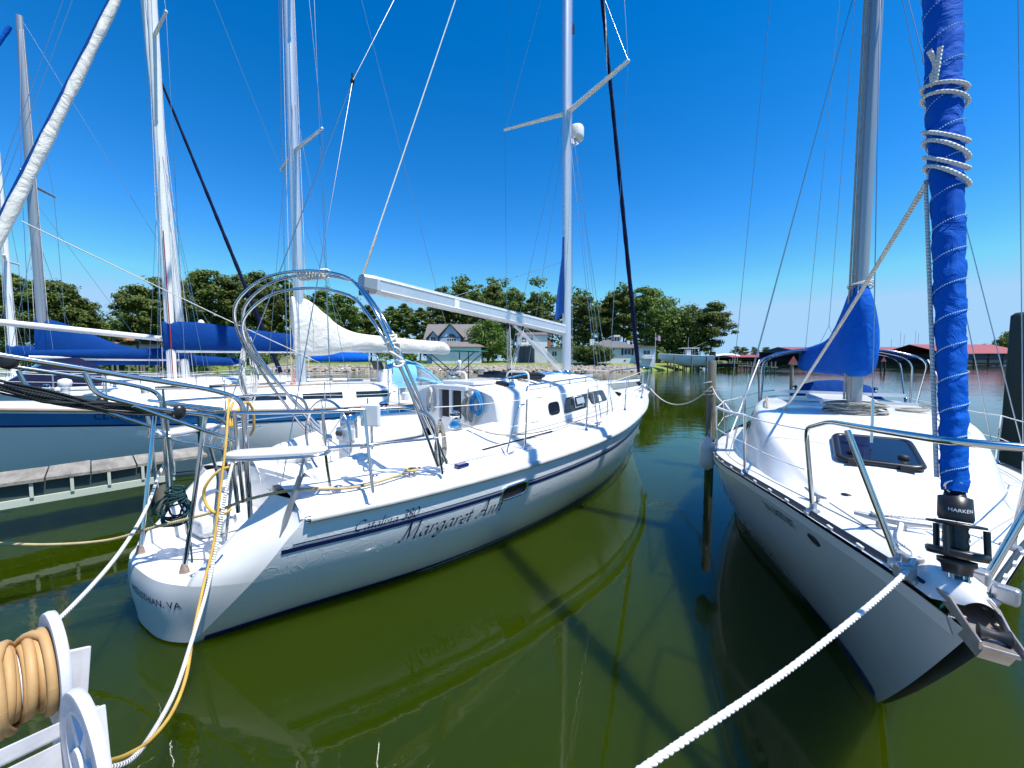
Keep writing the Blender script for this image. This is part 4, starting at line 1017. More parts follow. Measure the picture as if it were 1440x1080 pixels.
be=st+bd*(Lb+.14)+V((0,0,.1)); tl=MF.lat(637,0,0)
wires('topping_lift',[[be,be+(mxp(15.6)-be)*1.0]],MG,.008,'rw')
mb=MB(); mb.rod(be,be+(mxp(15.6)-be).normalized()*.55,.013,6); mb.build('lift_splice',M['rg'],MG)
wires('halyard',[[mxp(2.2)+V((.13,.03,0)),mxp(15)+V((.11,.03,0))],[mxp(2.2)+V((.10,-.08,0)),mxp(15)+V((.09,-.05,0))],[mxp(6.9)+V((.3,-.05,0)),V((7.4,-.35,1.9))],[mxp(6.9)+V((.3,.05,0)),V((7.0,-.5,1.95))],[mxp(4.5)+V((-.12,0,0)),st+bd*2.9+V((0,0,.13))]],MG,.004)
# pole lashed from the mast to the foredeck rail
mb=MB(); mb.rod(mxp(2.5)+V((.1,-.1,-.25)),MF.lat(893,440,-.35) if 0 else V((9.6,-.5,3.9)),.010,6)
# ---- stanchions, lifelines, pulpit
def stanchion(base,top,brace=None,r=.0125):
    mb=MB(); mb.tube([base,top],[r,r*.9],8); mb.lathe([(.035,-.01),(.035,.01),(.018,.03),(.016,.06)],base,None,10)
    if brace: mb.tube(rnd_path([top+V((brace*.05,0,-.06)),top+V((brace*.16,0,-.07)),base+V((brace*.36,0,0)),base+V((brace*.22,0,.01))],.06),.010,6)
    mb.build('stanchion',M['steel'],MG)
ST=[(3.35,1.50,-1),(4.80,1.52,1),(6.72,1.22,0),(8.55,.75,0)]
tops={-1:[],1:[]}
for s in(-1,1):
    for x,y,br in ST:
        b_=V((x,s*y,cz(x,y,abs(deckedge(x,1).y)))); t_=b_+V((0,s*.03,.66)); stanchion(b_,t_,br if br else None); tops[s].append(t_)
PT=[V((9.55,.0,0))]
for s in(-1,1):
    a=V((1.95,s*1.47,1.97)); ll=[a]+tops[s]+[V((9.35,s*.46,2.17))]
    P=[]
    for q,w_ in zip(ll,ll[1:]): P+=sag(q,w_,.012,6)
    low=[V((p.x,p.y*.995,p.z-.32)) for p in ll]; P2=[]
    for q,w_ in zip(low,low[1:]): P2+=sag(q,w_,.012,6)
    wires('lifeline',[P,P2],MG,.0048,'wht')
# bow pulpit
mb=MB()
top_=[(9.30,-.47,2.16),(9.9,-.36,2.20),(10.45,-.16,2.24),(10.62,0,2.25),(10.45,.16,2.24),(9.9,.36,2.20),(9.30,.47,2.16)]
mb.tube(cr(top_,5),.014,8); mid_=[(9.30,-.46,1.86),(9.9,-.32,1.90),(10.3,-.14,1.93)]
for s in(-1,1):
    mb.tube(cr([(x,-s*y,z) for x,y,z in mid_],4),.011,7)
    for x,y,zt,yb_ in((9.30,.47,2.16,.46),(9.98,.34,2.20,.24),(10.42,.17,2.24,.10)): mb.rod((x-.02,s*yb_,H1.sh(x)+.14),(x,s*y,zt),.0125,8)
mb.build('bow_pulpit',M['steel'],MG)
mb=MB(); mb.box((10.5,.0,1.68),(.5,.14,.05)); mb.rod((10.72,-.05,1.70),(10.72,.05,1.70),.04,10); mb.build('anchor_roller',M['steel'],MG)
# mooring cleats
def cleat(p,parent,rz=0,sc=1.0,m='steel'):
    q=Matrix.Rotation(rz,3,'Z'); mb=MB(); mb.tube([V(p)+q@V((x,0,.05*sc+z)) for x,z in((-.12*sc,.012),(-.05*sc,0),(.05*sc,0),(.12*sc,.012))],[.008*sc,.013*sc,.013*sc,.008*sc],8)
    for x in(-.035,.035): mb.rod(V(p)+q@V((x*sc,0,-.005)),V(p)+q@V((x*sc,0,.05*sc)),.012*sc,8)
    return mb.build('cleat',M[m],parent)
CLT=V((1.80,-1.27,H1.sh(1.8)+.15)); cleat(CLT,MG,.15); cleat((9.4,-.35,1.61),MG,-.2); cleat((5.2,-1.5,1.37),MG,0)
mb=MB()
for x,y,z in((1.42,-1.2,1.32),(1.1,-1.12,1.27)): mb.lathe([(.04,0),(.042,.008),(.02,.012)],(x,y,z),None,14)
build_pieces(mb,'deck_filler',M['steel'],MG)
# jib sheet track
mb=MB(); P=[V((lerp(2.9,4.3,i/8),-1.18-.02*i*.3,cz(lerp(2.9,4.3,i/8),1.2,1.55)+.015)) for i in range(9)]; mb.tube(P,.014,6,sq=(1.2,.7)); mb.build('sheet_track',M['bpl'],MG)
# ---- stern rails, perch seats, davits, arch
RZ=1.97
def dk(x): return H1.sh(x)+.14
mb=MB()
stb=[(.62,-.30,1.90),(.40,-.48,1.99),(.38,-.74,2.0),(1.0,-1.14,1.99),(1.75,-1.36,1.98),(1.97,-1.44,1.86),(2.05,-1.46,dk(2.05))]
mb.tube(rnd_path(stb,.12),.0165,10); mb.rod((1.30,-1.40,dk(1.3)),(1.30,-1.27,1.985),.0155,8)
mb.tube(rnd_path([(.95,-1.12,1.66),(1.3,-1.30,1.66),(1.99,-1.45,1.64)],.1),.013,8)
mb.tube(rnd_path([(1.06,-1.06,dk(1.06)),(1.0,-1.12,1.55),(.98,-1.12,1.99)],.08),.0145,8); mb.rod((.44,-.72,1.20),(.40,-.74,2.0),.0155,8)
mb.build('pushpit',M['steel'],MG)
mb=MB(); prt=[(.66,.42,1.90),(.34,.62,1.99),(.40,.92,2.0),(1.0,1.16,1.99),(1.75,1.38,1.98),(1.97,1.46,1.86),(2.05,1.47,dk(2.05))]
mb.tube(rnd_path(prt,.12),.0165,10); mb.rod((1.30,1.40,dk(1.3)),(1.30,1.27,1.985),.0155,8); mb.rod((.44,.88,1.20),(.40,.90,2.0),.0155,8)
mb.tube(rnd_path([(.95,1.14,1.66),(1.3,1.32,1.66),(1.99,1.46,1.64)],.1),.013,8); mb.build('pushpit',M['steel'],MG)
def perch(c,rx,ry,rot,zz):
    q=Matrix.Rotation(rot,3,'Z'); rows=[]
    for k,(f,z) in enumerate(((.92,-.022),(1,-.01),(1,.008),(.96,.018),(.6,.022))):
        rows.append([V((c[0],c[1],zz))+q@V((rx*f*math.copysign(abs(math.cos(a))**.7,math.cos(a)),ry*f*math.copysign(abs(math.sin(a))**.7,math.sin(a)),z)) for a in [2*PI*i/28 for i in range(28)]])
    mb=MB(); mb.loft(rows); o=mb.build('perch_seat',M['gel'],MG)
    mb=MB(); mb.tube([V((c[0],c[1],zz-.03))+q@V((rx*1.03*math.copysign(abs(math.cos(a))**.7,math.cos(a)),ry*1.03*math.copysign(abs(math.sin(a))**.7,math.sin(a)),0)) for a in [2*PI*i/28 for i in range(28)]],.013,8,closed=True); mb.build('seat_rim',M['steel'],o)
perch((.66,-.96),.40,.13,math.atan2(-.4,.62),1.655); perch((.62,1.06),.36,.14,math.atan2(.36,.62),1.655)
mb=MB(); mb.rod((.86,-1.02,1.62),(.80,-1.02,1.40),.012); mb.box((.72,-1.03,1.17),(.03,.06,.52),Matrix.Rotation(.35,3,'Y')); mb.build('seat_strut',M['greyalu'],MG)
# dinghy davits
def davit(y,xi):
    a=MF.z
    mb=MB(); base=V((xi+.12,y,dk(.8)-.25)); up=V((xi+.10,y,2.10)); mb.tube(rnd_path([base,up,up+V((-.24,0,.10)),V((xi-1.40,y,2.53))],.16),.021,10)
    mb.tube(rnd_path([base+V((-.10,-.02,.1)),V((xi-.02,y,1.94)),V((xi-.55,y,2.08)),V((xi-.82,y,2.20)),V((xi-.86,y,2.36))],.14),.017,9); mb.rod((xi-.62,y,2.1),(xi+.06,y-.02*1,1.70),.0165,8)
    o=mb.build('davit',M['steel'],MG); mb=MB()
    for x in(xi-1.36,xi-1.2): mb.ball((x,y,2.44),(.05,.025,.05),6)
    mb.ball((xi-.35,y,2.02),(.05,.03,.06),6); build_pieces(mb,'davit_block',M['bpl'],o); return o
davit(-.52,.42); davit(.98,.30)
mb=MB(); R.seed(8)
for i in range(20):
    y=.55+R.uniform(-.10,.10)*(1 if i%3 else 2); P=[V((-.95+R.uniform(-.08,.15),y+.1,2.36+R.uniform(-.05,.05))),V((-.5,y+R.uniform(-.04,.04),2.16+R.uniform(-.07,.06))),V((-.05,y-.1+R.uniform(-.05,.05),2.0+R.uniform(-.05,.05))),V((.3,y-.2,1.93+R.uniform(-.04,.04)))]
    mb.tube(cr(P,5),R.choice([.006,.008,.010]),5)
mb.build('davit_tackle_lines',M['rk'],MG)
mb=MB(); mb.rod((.36,-.52,2.02),(.30,.98,2.02),.016,8); mb.rod((.45,-.4,1.62),(.40,.9,1.60),.014,8); mb.build('cross_rail',M['steel'],MG)
# braces from the platform up to the davits
for y,yb_,x in((-.42,-.36,.10),(.72,.40,.02)):
    mb=MB(); mb.rod((x,yb_,PLZ+.02),(.28,y,1.98),.017,9); mb.build('davit_brace',M['steel'],MG); mb=MB(); mb.lathe([(.04,0),(.035,.03),(.02,.09)],(x,yb_,PLZ),None,10); mb.build('brace_foot',M['rust'],MG)
mb=MB()
for y in(.02,.30): mb.tube(rnd_path([(.55,y,PLZ+.05),(.62,y,1.2),(.55,y,1.62),(.62,y,1.75),(.9,y,1.75)],.07),.015,8)
for z in(.85,1.08,1.32,1.56): mb.rod((.60,.02,z),(.60,.30,z),.011,7)
mb.build('boarding_ladder',M['steel'],MG)
# small outboard clamped on the stern bulkhead
mb=MB(); mb.loft([[V((.86+a,-.62+b*.09,z)) for a,b in((-.14,-1),(.1,-1),(.14,0),(.1,1),(-.14,1))] for z in(1.02,1.08,1.2,1.24)]); ob=mb.build('outboard_motor',M['bpl'],MG,bevel=.02); mb=MB(); mb.box((.90,-.62,.90),(.10,.07,.3)); mb.box((.95,-.62,.78),(.16,.02,.04)); mb.build('outboard_leg',M['greyalu'],ob)
# stainless arch over the cockpit
AP=[(2.0,-1.45,1.34),(1.70,-1.40,2.18),(1.53,-1.27,2.74),(1.47,-1.02,3.08),(1.47,-.62,3.33),(1.40,0,3.47),(1.27,.66,3.44),(1.16,1.10,3.16),(1.26,1.33,2.80),(1.48,1.40,2.32),(1.85,1.43,1.6),(2.0,1.44,1.36)]
for dx,dz,ky,fx_ in((0,0,1,0),(.075,-.035,.985,.10),(.05,-.19,.95,.22)):
    P=[V((a+dx+fx_*max(0,(2.4-z)/1.1)*.6,b*ky,z+dz*min(1,max(0,(z-2)/1.2)))) for a,b,z in AP]
    mb=MB(); mb.tube(cr(P,7),.0165,9); mb.build('cockpit_arch',M['steel'],MG)
mb=MB(); P=[]
for k in range(8): P+=[V((1.42+.012*k,.16-.045*k,3.455))+V((.05*math.cos(a),0,.05*math.sin(a)-.02)) for a in [2*PI*i/10 for i in range(10)]]
mb.tube(P,.012,5); mb.build('lashing',M['wcloth'],MG); mb=MB(); P=[]
for k in range(8):
    t=k/7; q=V((1.58,-1.25,2.72)).lerp(V((1.63,-1.35,2.42)),t); P+=[q+V((.05*math.cos(a)+.02*math.sin(k*2.3),.035*math.sin(a),.03*math.sin(a+k))) for a in [2*PI*i/10 for i in range(10)]]
mb.tube(P,.012,5); mb.build('lashing',M['wcloth'],MG)
# ---- wheel, pedestal
wc=MF.sta(446,600,1.55); wc=V((1.55,.0,1.52)); mb=MB()
mb.tube([wc+V((.03*math.sin(a)*0,.46*math.cos(a),.46*math.sin(a))) for a in [2*PI*i/48 for i in range(48)]],.015,8,closed=True); wh=mb.build('steering_wheel',M['steel'],MG)
mb=MB()
for k in range(6): a=k*PI/3+.3; mb.rod(wc,wc+V((0,.455*math.cos(a),.455*math.sin(a))),.006,6)
mb.lathe([(.05,-.03),(.05,.03)],wc,V((1,0,0)),12); mb.build('wheel_spokes',M['steel'],wh)
mb=MB(); mb.box((1.80,0,1.12),(.16,.22,.72)); pd=mb.build('pedestal',M['gel'],MG,bevel=.03)
mb=MB(); mb.lathe([(.085,0),(.09,.02),(.09,.16),(.07,.17)],(1.80,0,1.62),None,18); mb.build('binnacle',M['steel'],pd); mb=MB(); mb.lathe([(.08,0),(.075,.04),(.04,.075),(.0,.08)],(1.80,0,1.79),None,18); mb.build('compass_dome',M['bpl'],pd)
mb=MB(); mb.tube(rnd_path([(1.98,-.17,.8),(1.98,-.17,1.74),(1.98,.17,1.74),(1.98,.17,.8)],.12),.016,8); mb.build('pedestal_guard',M['steel'],pd)
mb=MB(); mb.box((1.76,0,1.54),(.10,.26,.16)); mb.build('instrument_pod',M['gel'],pd,bevel=.02)
for y in(-.07,.0,.07):
    mb=MB(); mb.lathe([(.03,0),(.03,.012)],(1.705,y,1.55),V((-1,0,0)),14); mb.build('instrument_dial',M['bpl'],pd)
mb=MB(); mb.lathe([(.055,0),(.07,.17),(.06,.18)],(1.68,-.19,1.5),None,16); mb.build('drink_holder',M['vinyl'],pd)
# white box on the rail with a post
bxp=V((1.36,-1.27,1.93)); mb=MB(); mb.box(bxp,(.05,.19,.21),Matrix.Rotation(.55,3,'Z')); bb=mb.build('rail_box',M['wpaint'],MG,bevel=.012)
mb=MB(); mb.rod((1.36,-1.22,2.03),(1.36,-1.22,2.09),.008); mb.build('box_hook',M['steel'],bb)
# mooring-line chock & strip
mb=MB(); mb.box((2.35,-1.42,dk(2.35)+.02),(.16,.09,.04)); mb.build('chock',M['boot'],MG,bevel=.015)

# the stern is cut slightly aslant to port
def aslant(o):
    for ch in o.children:
        if ch.type=='MESH':
            for v in ch.data.vertices:
                if v.co.x<3.4:
                    k=min(1,max(0,(3.4-v.co.x)/2.6)); v.co.x-=.20*max(0,v.co.y+.55)*k*k*(3-2*k)
        aslant(ch)
bpy.context.view_layer.update(); aslant(MG)
# ================================================================ the sloop on the right, bow towards us
LR=9.0; RA=math.atan2(-.81,-.59); bx,by=1.70,1.34
rf=V((math.cos(RA),math.sin(RA),0)); RF=Frame((bx-rf.x*LR,by-rf.y*LR),RA)
RS=thing('sailboat','white sloop on the right with bow towards us, royal blue furled jib and sail cover','sailboat',(RF.o.x,RF.o.y,0),RA)
def rx0(z): return .05+z*.25
H2=Hull(LR+.02,7.42,[(0,.95),(1,1.18),(2.5,1.44),(4,1.55),(5.3,1.43),(6.0,1.24),(6.7,.93),(7.4,.62),(8.0,.38),(8.6,.15),(9.02,.03)],
 [(0,.5),(1.5,1.05),(3,1.28),(4.4,1.14),(5.9,.55),(6.85,.17),(7.42,.012)],[(0,1.12),(3,1.13),(5.3,1.2),(6.7,1.28),(7.8,1.36),(9.02,1.46)],rx0,1.55)
M['hull2']=mat('grey_white_topsides',(.72,.72,.69),.18,0,(1.5,(.64,.64,.60),.3),None,None,Coat_Weight=.7,Coat_Roughness=.05)
mb=MB()
for s in(-1,1): mb.grid(H2.skin(side=s),flip=(s<0))
rows=[[V((rx0(z),H2.halfz(rx0(z),z)*y/6,z)) for y in range(-6,7)] for z in [1.12*k/6-.2 for k in range(7)]]; mb.grid(rows,flip=True)
hul=mb.build('hull',M['hull2'],RS)
for s in(-1,1):
    mb=MB(); mb.grid(H2.strip(.1,7.46,-.2,lambda x:.075,s,.005),flip=s>0); mb.build('boot_stripe',M['boot'],hul)
    mb=MB(); mb.grid(H2.strip(.1,7.46,.083,.092,s,.005),flip=s>0); mb.build('boot_line',M['boot'],hul)
    mb=MB(); mb.grid(H2.strip(.3,8.9,lambda x:1-.075/H2.sh(x),1.0,s,.005),flip=s>0); mb.build('sheer_band',M['gel'],hul)
def dz2(x,y): b=max(.08,H2.half(x,1)); return H2.sh(x)+.02+.09*(1-min(1,abs(y)/b)**2)
mb=MB(); rows=[]
for i in range(51):
    x=lerp(.2,8.98,i/50); b=H2.half(x,1); rows.append([V((x,b*k/8,dz2(x,b*k/8))) for k in range(-8,9)])
mb.grid(rows,flip=True); mb.build('deck',M['deck2'] if 'deck2' in M else M['gel'],RS)
# black perforated toe rail
for s in(-1,1):
    mb=MB(); P=[H2.pt(lerp(.3,8.72,i/60),1,s)+V((0,-s*.022,.022)) for i in range(61)]
    mb.tube(P,.024,4,sq=(.55,1.6)); tr=mb.build('toe_rail',M['bpl'],RS)
    mb=MB()
    for i in range(5,60,2):
        p=P[i]+V((0,s*.016,.012)); mb.box(p,(.055,.012,.016),Matrix.Rotation(math.atan2(P[min(60,i+1)].y-P[i-1].y,P[min(60,i+1)].x-P[i-1].x),3,'Z'))
    mb.build('toe_rail_slot',M['gel'],tr)
# cabin trunk, wedge forward
def ty(x): return tab(x,[(1.6,1.0),(3,1.05),(4.8,.98),(5.8,.84),(6.6,.62),(7.1,.44),(7.6,.30)])
def tz(x): return tab(x,[(1.6,1.72),(3,1.74),(4.8,1.79),(5.6,1.74),(6.4,1.58),(7.1,1.42),(7.6,1.30)])
rows=[]
for i in range(25):
    x=lerp(1.6,7.6,i/24); y=ty(x); zt=tz(x); fl=lerp(.14,.16,i/24)
    h_=[V((x,-(y+fl),dz2(x,y+fl)-.015)),V((x,-(y+fl*.52),lerp(dz2(x,y),zt,.5))),V((x,-(y+fl*.12),zt-.035)),V((x,-y*.985,zt)),V((x,-y*.93,zt+.015)),V((x,-y*.6,zt+.05)),V((x,-y*.3,zt+.07)),V((x,0,zt+.075))]
    rows.append(h_+[V((p.x,-p.y,p.z)) for p in h_[-2::-1]])
mb=MB(); mb.grid(rows); mb.add(rows[0],[tuple(range(len(rows[0])))]); mb.add(rows[-1],[tuple(range(len(rows[-1])))[::-1]]); cb=mb.build('cabin',M['gel'],RS,weld=True)
def top2(x,y): yy=ty(x); return tz(x)+.075-.07*min(1,(abs(y)/yy))**2*1.0
# forehatch: dark pane in a black frame
hx0,hx1,hy0,hy1=6.20,6.74,-.235,.275
def hz(x,y): return top2(x,y)+.03
mb=MB(); Pq=[(hx0,hy0),(hx1,hy0),(hx1,hy1),(hx0,hy1)]
ring=rnd_path([V((x,y,hz(x,y)+.012)) for x,y in Pq+[Pq[0],Pq[1]]],.07,4)[6:-6]
mb.tube(rnd_path([V((x,y,hz(x,y))) for x,y in [(lerp(hx0,hx1,.5),hy0),Pq[1],Pq[2],Pq[3],Pq[0],(lerp(hx0,hx1,.5),hy0)]],.07,5),.026,6,sq=(1.2,1)); ht=mb.build('forehatch',M['bpl'],cb)
mb=MB(); mb.grid([[V((lerp(hx0,hx1,i/4),lerp(hy0,hy1,j/4),hz(lerp(hx0,hx1,i/4),lerp(hy0,hy1,j/4))+.012)) for j in range(5)] for i in range(5)],flip=True); mb.build('pane',M['glass'],ht)
mb=MB()
for y in(-.14,.18): mb=MB(); mb.lathe([(.035,0),(.035,.02),(.02,.03)],(6.63,y,hz(6.63,y)+.012),None,12); mb.build('hatch_handle',M['rub'],ht)
mb=MB()
for y in(-.14,.18):
    mb=MB(); mb.box((6.78,y,hz(6.76,y)-.01),(.05,.09,.04)); mb.build('hatch_hinge',M['bpl'],ht)
mb=MB(); mb.box((3.2,0,1.86),(1.1,.8,.05)); mb.build('sliding_hatch',M['gel'],cb,bevel=.02)
mb=MB(); mb.box((3.9,0,1.875),(.05,1.5,.035)); mb.box((2.6,.0,1.90),(.04,1.7,.05)); mb.build('traveller',M['alu'],cb)
for s in(-1,1):
    mb=MB(); P=[V((x,s*(ty(x)-.12),top2(x,ty(x)-.12)+(.06 if 0<i<5 else 0))) for i,x in enumerate((3.2,3.3,3.8,4.3,4.8,4.9))]; mb.tube(P,.014,6); mb.build('handrail',M['teak'],cb)
    for xa,xb in((2.0,2.9),(3.2,4.1),(4.4,5.0)):
        mb=MB(); q=[V((x,s*(ty(x)+f+.012),z)) for x,f,z in((xa,.13,1.42),(xb,.12,1.44),(xb,.06,1.60),(xa,.07,1.58))]; mb.add(q,[(0,1,2,3) if s<0 else (3,2,1,0)]); mb.build('cabin_window',M['glass'],cb)
for s in(-1,1):
    P=[V((x,s*(H2.half(x,1)-.16),dz2(x,H2.half(x,1)-.16)+.003)) for x in [lerp(2.2,8.05,i/30) for i in range(31)]]
    mb=MB(); mb.tube(P,.0035,5,cap=False); mb.build('deck_seam',M['seam'],RS)
for yy in(-.35,.35):
    P=[V((x,yy*(1-.75*max(0,(x-7.45)/1.0)),dz2(x,yy*(1-.75*max(0,(x-7.45)/1.0)))+.003)) for x in [lerp(7.5,8.35,i/8) for i in range(9)]]; mb=MB(); mb.tube(P,.003,5,cap=False); mb.build('deck_seam',M['seam'],RS)
# cockpit
mb=MB()
for s in(-1,1): mb.box((.95,s*.95,1.33),(1.4,.22,.34))
mb.box((.3,0,1.26),(.25,1.6,.2)); mb.build('coaming',M['gel'],RS,bevel=.05); mb=MB(); mb.box((.95,0,1.19),(1.3,1.7,.05)); mb.build('cockpit_sole',M['teak'],RS)
# mast and cover
RM=RF.loc(V((3.95,4.5,0))).x
mz0,mtop=1.80,14.0
def rmp(z): return V((RM-(z-2)*.006,0,z))
mb=MB(); mb.loft([[rmp(z)+V((.092*math.cos(a),.068*math.sin(a),0)) for a in [2*PI*k/18 for k in range(18)]] for z in (mz0,4,7,10,mtop)]); mst=mb.build('mast',M['greyalu'],RS)
mb=MB()
for a in(-.012,.012): mb.tube([rmp(z)+V((.075,-.086+a,0)) for z in(2.0,8,13.8)],.010,6)
mb.build('halyard',M['rg'],mst)
for s in(-1,1):
    a=rmp(7.6)+V((0,s*.06,0)); b=rmp(7.6)+V((-.1,s*.95,.06)); mb=MB(); mb.rod(a,b,.025,8); mb.build('spreader',M['greyalu'],mst)
bm=(V((.49,.87,0))); bm=V((bm.dot(RF.fx),bm.dot(RF.py),0)).normalized(); bs=bm.cross(V((0,0,1)))
mb=MB(); bo=rmp(2.36); mb.rod(bo+bm*.1,bo+bm*3.6+V((0,0,.02)),.06,10); mb.build('boom',M['greyalu'],RS)
T=[(-.27,2.33,2.75,.05),(-.24,2.29,3.02,.12),(-.16,2.27,3.22,.17),(-.06,2.26,3.32,.20),(.08,2.26,3.36,.19),(.22,2.26,3.26,.20),(.42,2.26,3.08,.21),(.7,2.26,2.93,.20),(1.05,2.25,2.82,.19),(1.5,2.25,2.75,.18),(2.1,2.25,2.72,.17),(2.8,2.26,2.70,.15),(3.3,2.26,2.69,.14),(3.62,2.32,2.66,.10),(3.68,2.42,2.6,.03)]
rows=[]; R.seed(4)
for k in range(57):
    t=lerp(-.27,3.68,(k/56)**1.25); z0=tab(t,[(a,b) for a,b,c,d in T]); z1=tab(t,[(a,c) for a,b,c,d in T]); w_=tab(t,[(a,d) for a,b,c,d in T]); r=[]
    for j in range(22):
        a=2*PI*j/22; cs,sn=math.cos(a),math.sin(a); zz=lerp(z0,z1,(sn+1)/2); hh=(zz-z0)/max(.01,z1-z0)
        tap=math.copysign(abs(cs)**.6,cs)*w_*(1-.55*hh**1.5); wr=.022*mnoise.noise((t*3.5+zz*3,zz*4-t*1.5,2 if cs>0 else 5))+.012*mnoise.noise((t*9,zz*8,3))
        r.append(rmp(2.3)*1+V((0,0,zz-2.3))+bm*t+bs*(tap+math.copysign(wr,cs)))
    rows.append(r)
mb=MB(); mb.loft(rows); cv=mb.build('sail_cover',M['blue'],RS)
mb=MB()
for k in range(3): mb.tube([rmp(3.33-.02*k)+V((.125*math.cos(a)*(1+.1*k),.11*math.sin(a),.02*math.sin(a+k))) for a in [2*PI*i/16 for i in range(16)]],.008,5,closed=True)
mb.rod(rmp(3.3)+V((.14,-.03,0)),rmp(2.85)+V((.23,-.04,0)),.006,5); mb.build('cover_lacing',M['rw'],cv)
mb=MB(); c=rmp(2.90)+bm*.62-bs*(-.0); o_=bs*-.215
mb.box(rmp(2.85)+bm*.62+bs*.205,(.10,.012,.16),Matrix.Rotation(math.atan2(bm.y,bm.x),3,'Z')); mb.build('cover_patch',M['wht'],cv)
mb=MB()
for k in range(9): mb.tube([V((RM+.05,0,1.86+.012*k))+V((.19+.05*math.sin(k*2.1),0,0)).to_track_quat('X','Z').to_matrix()@V((0,0,0))+V(((.17+.03*math.sin(k*1.7))*math.cos(a),(.24+.05*math.cos(k*2.3))*math.sin(a),.015*math.sin(2*a+k))) for a in [2*PI*i/18 for i in range(18)]],.011,5,closed=True)
mb.build('mast_foot_lines',M['rg'],RS)
# furled jib: spiral wrapped blue sail
jb=V((LR-.33,0,1.72)); jt=rmp(13.9)+V((.1,0,0)); jd=jt-jb; JL=jd.length; jn=jd.normalized(); ju=jn.cross(V((0,1,0))).normalized(); jw=jn.cross(ju)
JC=RF.w(jb+jn*1.5); tow=V((-JC.x,-JC.y,0)).normalized(); lef=V((-tow.y,tow.x,0))*-1
tow=V((tow.dot(RF.fx),tow.dot(RF.py),0)); lef=V((lef.dot(RF.fx),lef.dot(RF.py),0)); lef=lef if RF.w(lef).x<RF.w(-lef).x else -lef
def jdir(k): return (tow*math.cos(k)+lef*math.sin(k)).normalized()   # 0 faces the viewer, pi/2 is the left side
def jr(l): return tab(l,[(0,.038),(.25,.041),(1.0,.050),(2.0,.064),(3.0,.077),(4.5,.086),(8,.075),(12.3,.03)])
n_=640; rows=[]; LT=12.0
for i in range(n_+1):
    l=LT*(i/n_)**1.5+.17; c=jb+jn*l; pit=.125+.03*l; r=[]
    for k in range(24):
        a=2*PI*k/24; ph=(l/pit-a/(2*PI))%1.0
        rr=jr(l)*(1+.10*(ph-.5))+.0045*mnoise.noise((math.cos(a)*2,math.sin(a)*2,l*11))+.0045*mnoise.noise((math.cos(a)*2,math.sin(a)*2+l*3,l*26))+.005*mnoise.noise((math.cos(a)*3,l*2.2,math.sin(a)*3))
        r.append(c+ju*(rr*math.cos(a))+jw*(rr*math.sin(a)))
    rows.append(r)
mb=MB(); mb.loft(rows); jib=mb.build('furled_jib',M['blue'],RS)
mb=MB()   # stitching along the leech
sg=[]; l=.20
while l<5.5:
    pit=.125+.03*l; c0=[]
    for k in range(25):
        a=2*PI*k/24; lo=l+pit*(k/24)*.98; c0.append(jb+jn*lo+(ju*math.cos(a)+jw*math.sin(a))*(jr(lo)*1.05+.004))
    for q in range(0,24):
        for tt in(.1,.6): p=c0[q].lerp(c0[q+1],tt); p2=c0[q].lerp(c0[q+1],tt+.25); mb.tube([p,p2],.0028,4,cap=False)
    l+=pit
mb.build('stitching',mat('pale_thread',(.35,.6,.72),.7),jib)
mb=MB(); lw=1.95
for k in range(6):
    l0=1.72+.075*k+(.14 if k>3 else 0); P=[]
    for i in range(25):
        a=2*PI*i/24+2.0; lo=l0+.10*math.cos(a-1.2+(.4 if k%2 else 0))*(.8 if k<4 else .5); P.append(jb+jn*lo+(ju*math.cos(a)+jw*math.sin(a))*(jr(lo)+.014))
    mb.tube(P,.0095,7)
kp=jb+jn*2.30+jdir(.5)*(jr(2.2)+.02)
for sgn in(-1,1): mb.tube(cr([kp,kp+V((0,.01,.05*sgn)),kp+V((.02,-.02*sgn,.12))],4),.011,7)
jw_=mb.build('jib_sheet_wraps',M['rw'],jib)
# drum
dm=jb+jn*-.02
mb=MB(); mb.lathe([(.030,.20),(.035,.17),(.052,.165),(.055,.08),(.050,.065)],dm,jn,20); dr=mb.build('furler_body',M['bpl'],RS)
mb=MB(); mb.lathe([(0.0390,.062),(0.0874,.058),(0.0897,.048),(0.0390,.044)],dm,jn,28)
mb.lathe([(0.0312,-.085),(0.0874,-.082),(0.0920,-.07),(0.0920,-.055),(0.0842,-.05),(0.0390,-.052)],dm,jn,28); mb.lathe([(0.0359,-.05),(0.0390,-.03),(0.0343,-.01),(0.0406,.01),(0.0351,.03),(0.0390,.044)],dm,jn,20)
for a in(.5,2.6,4.7):
    mb.tube([dm+jn*z+(ju*math.cos(a)+jw*math.sin(a))*.087 for z in(0.0429,-.07)],.011,6,sq=(1,1))
mb.lathe([(0.0429,-.15),(0.0468,-.12),(0.0585,-.11),(0.0585,-.09),(0.0234,-.085)],dm,jn,20); mb.build('furler_drum',M['bpl'],RS)
fy=dm+jn*.13+(V((0,0,0)))
qd=(V((CAM.x,CAM.y,0))-RF.w(dm)*1); qd.z=0; qd=V((qd.dot(RF.fx),qd.dot(RF.py),0)).normalized(); tx_=V((0,0,1)).cross(qd)
text_mesh('HARKEN',.020,lambda a,b,e:dm+jn*(.118+b)+qd*0+(qd*math.cos((a-.02)/.055)+tx_*math.sin((a-.02)/.055))*.0565,'drum_lettering',M['wht'],dr)
mb=MB(); t0=dm-jn*.15
for s in(-.02,.02): mb.rod(t0+V((0,s,0)),t0-jn*.07+V((0,s,0)),.008,7)
mb.box(t0-jn*.09,(.03,.055,.03)); mb.rod(t0-jn*.10,t0-jn*.17,.014,8); mb.rod(t0-jn*.17+V((0,-.03,0)),t0-jn*.17+V((0,.03,0)),.010,7)
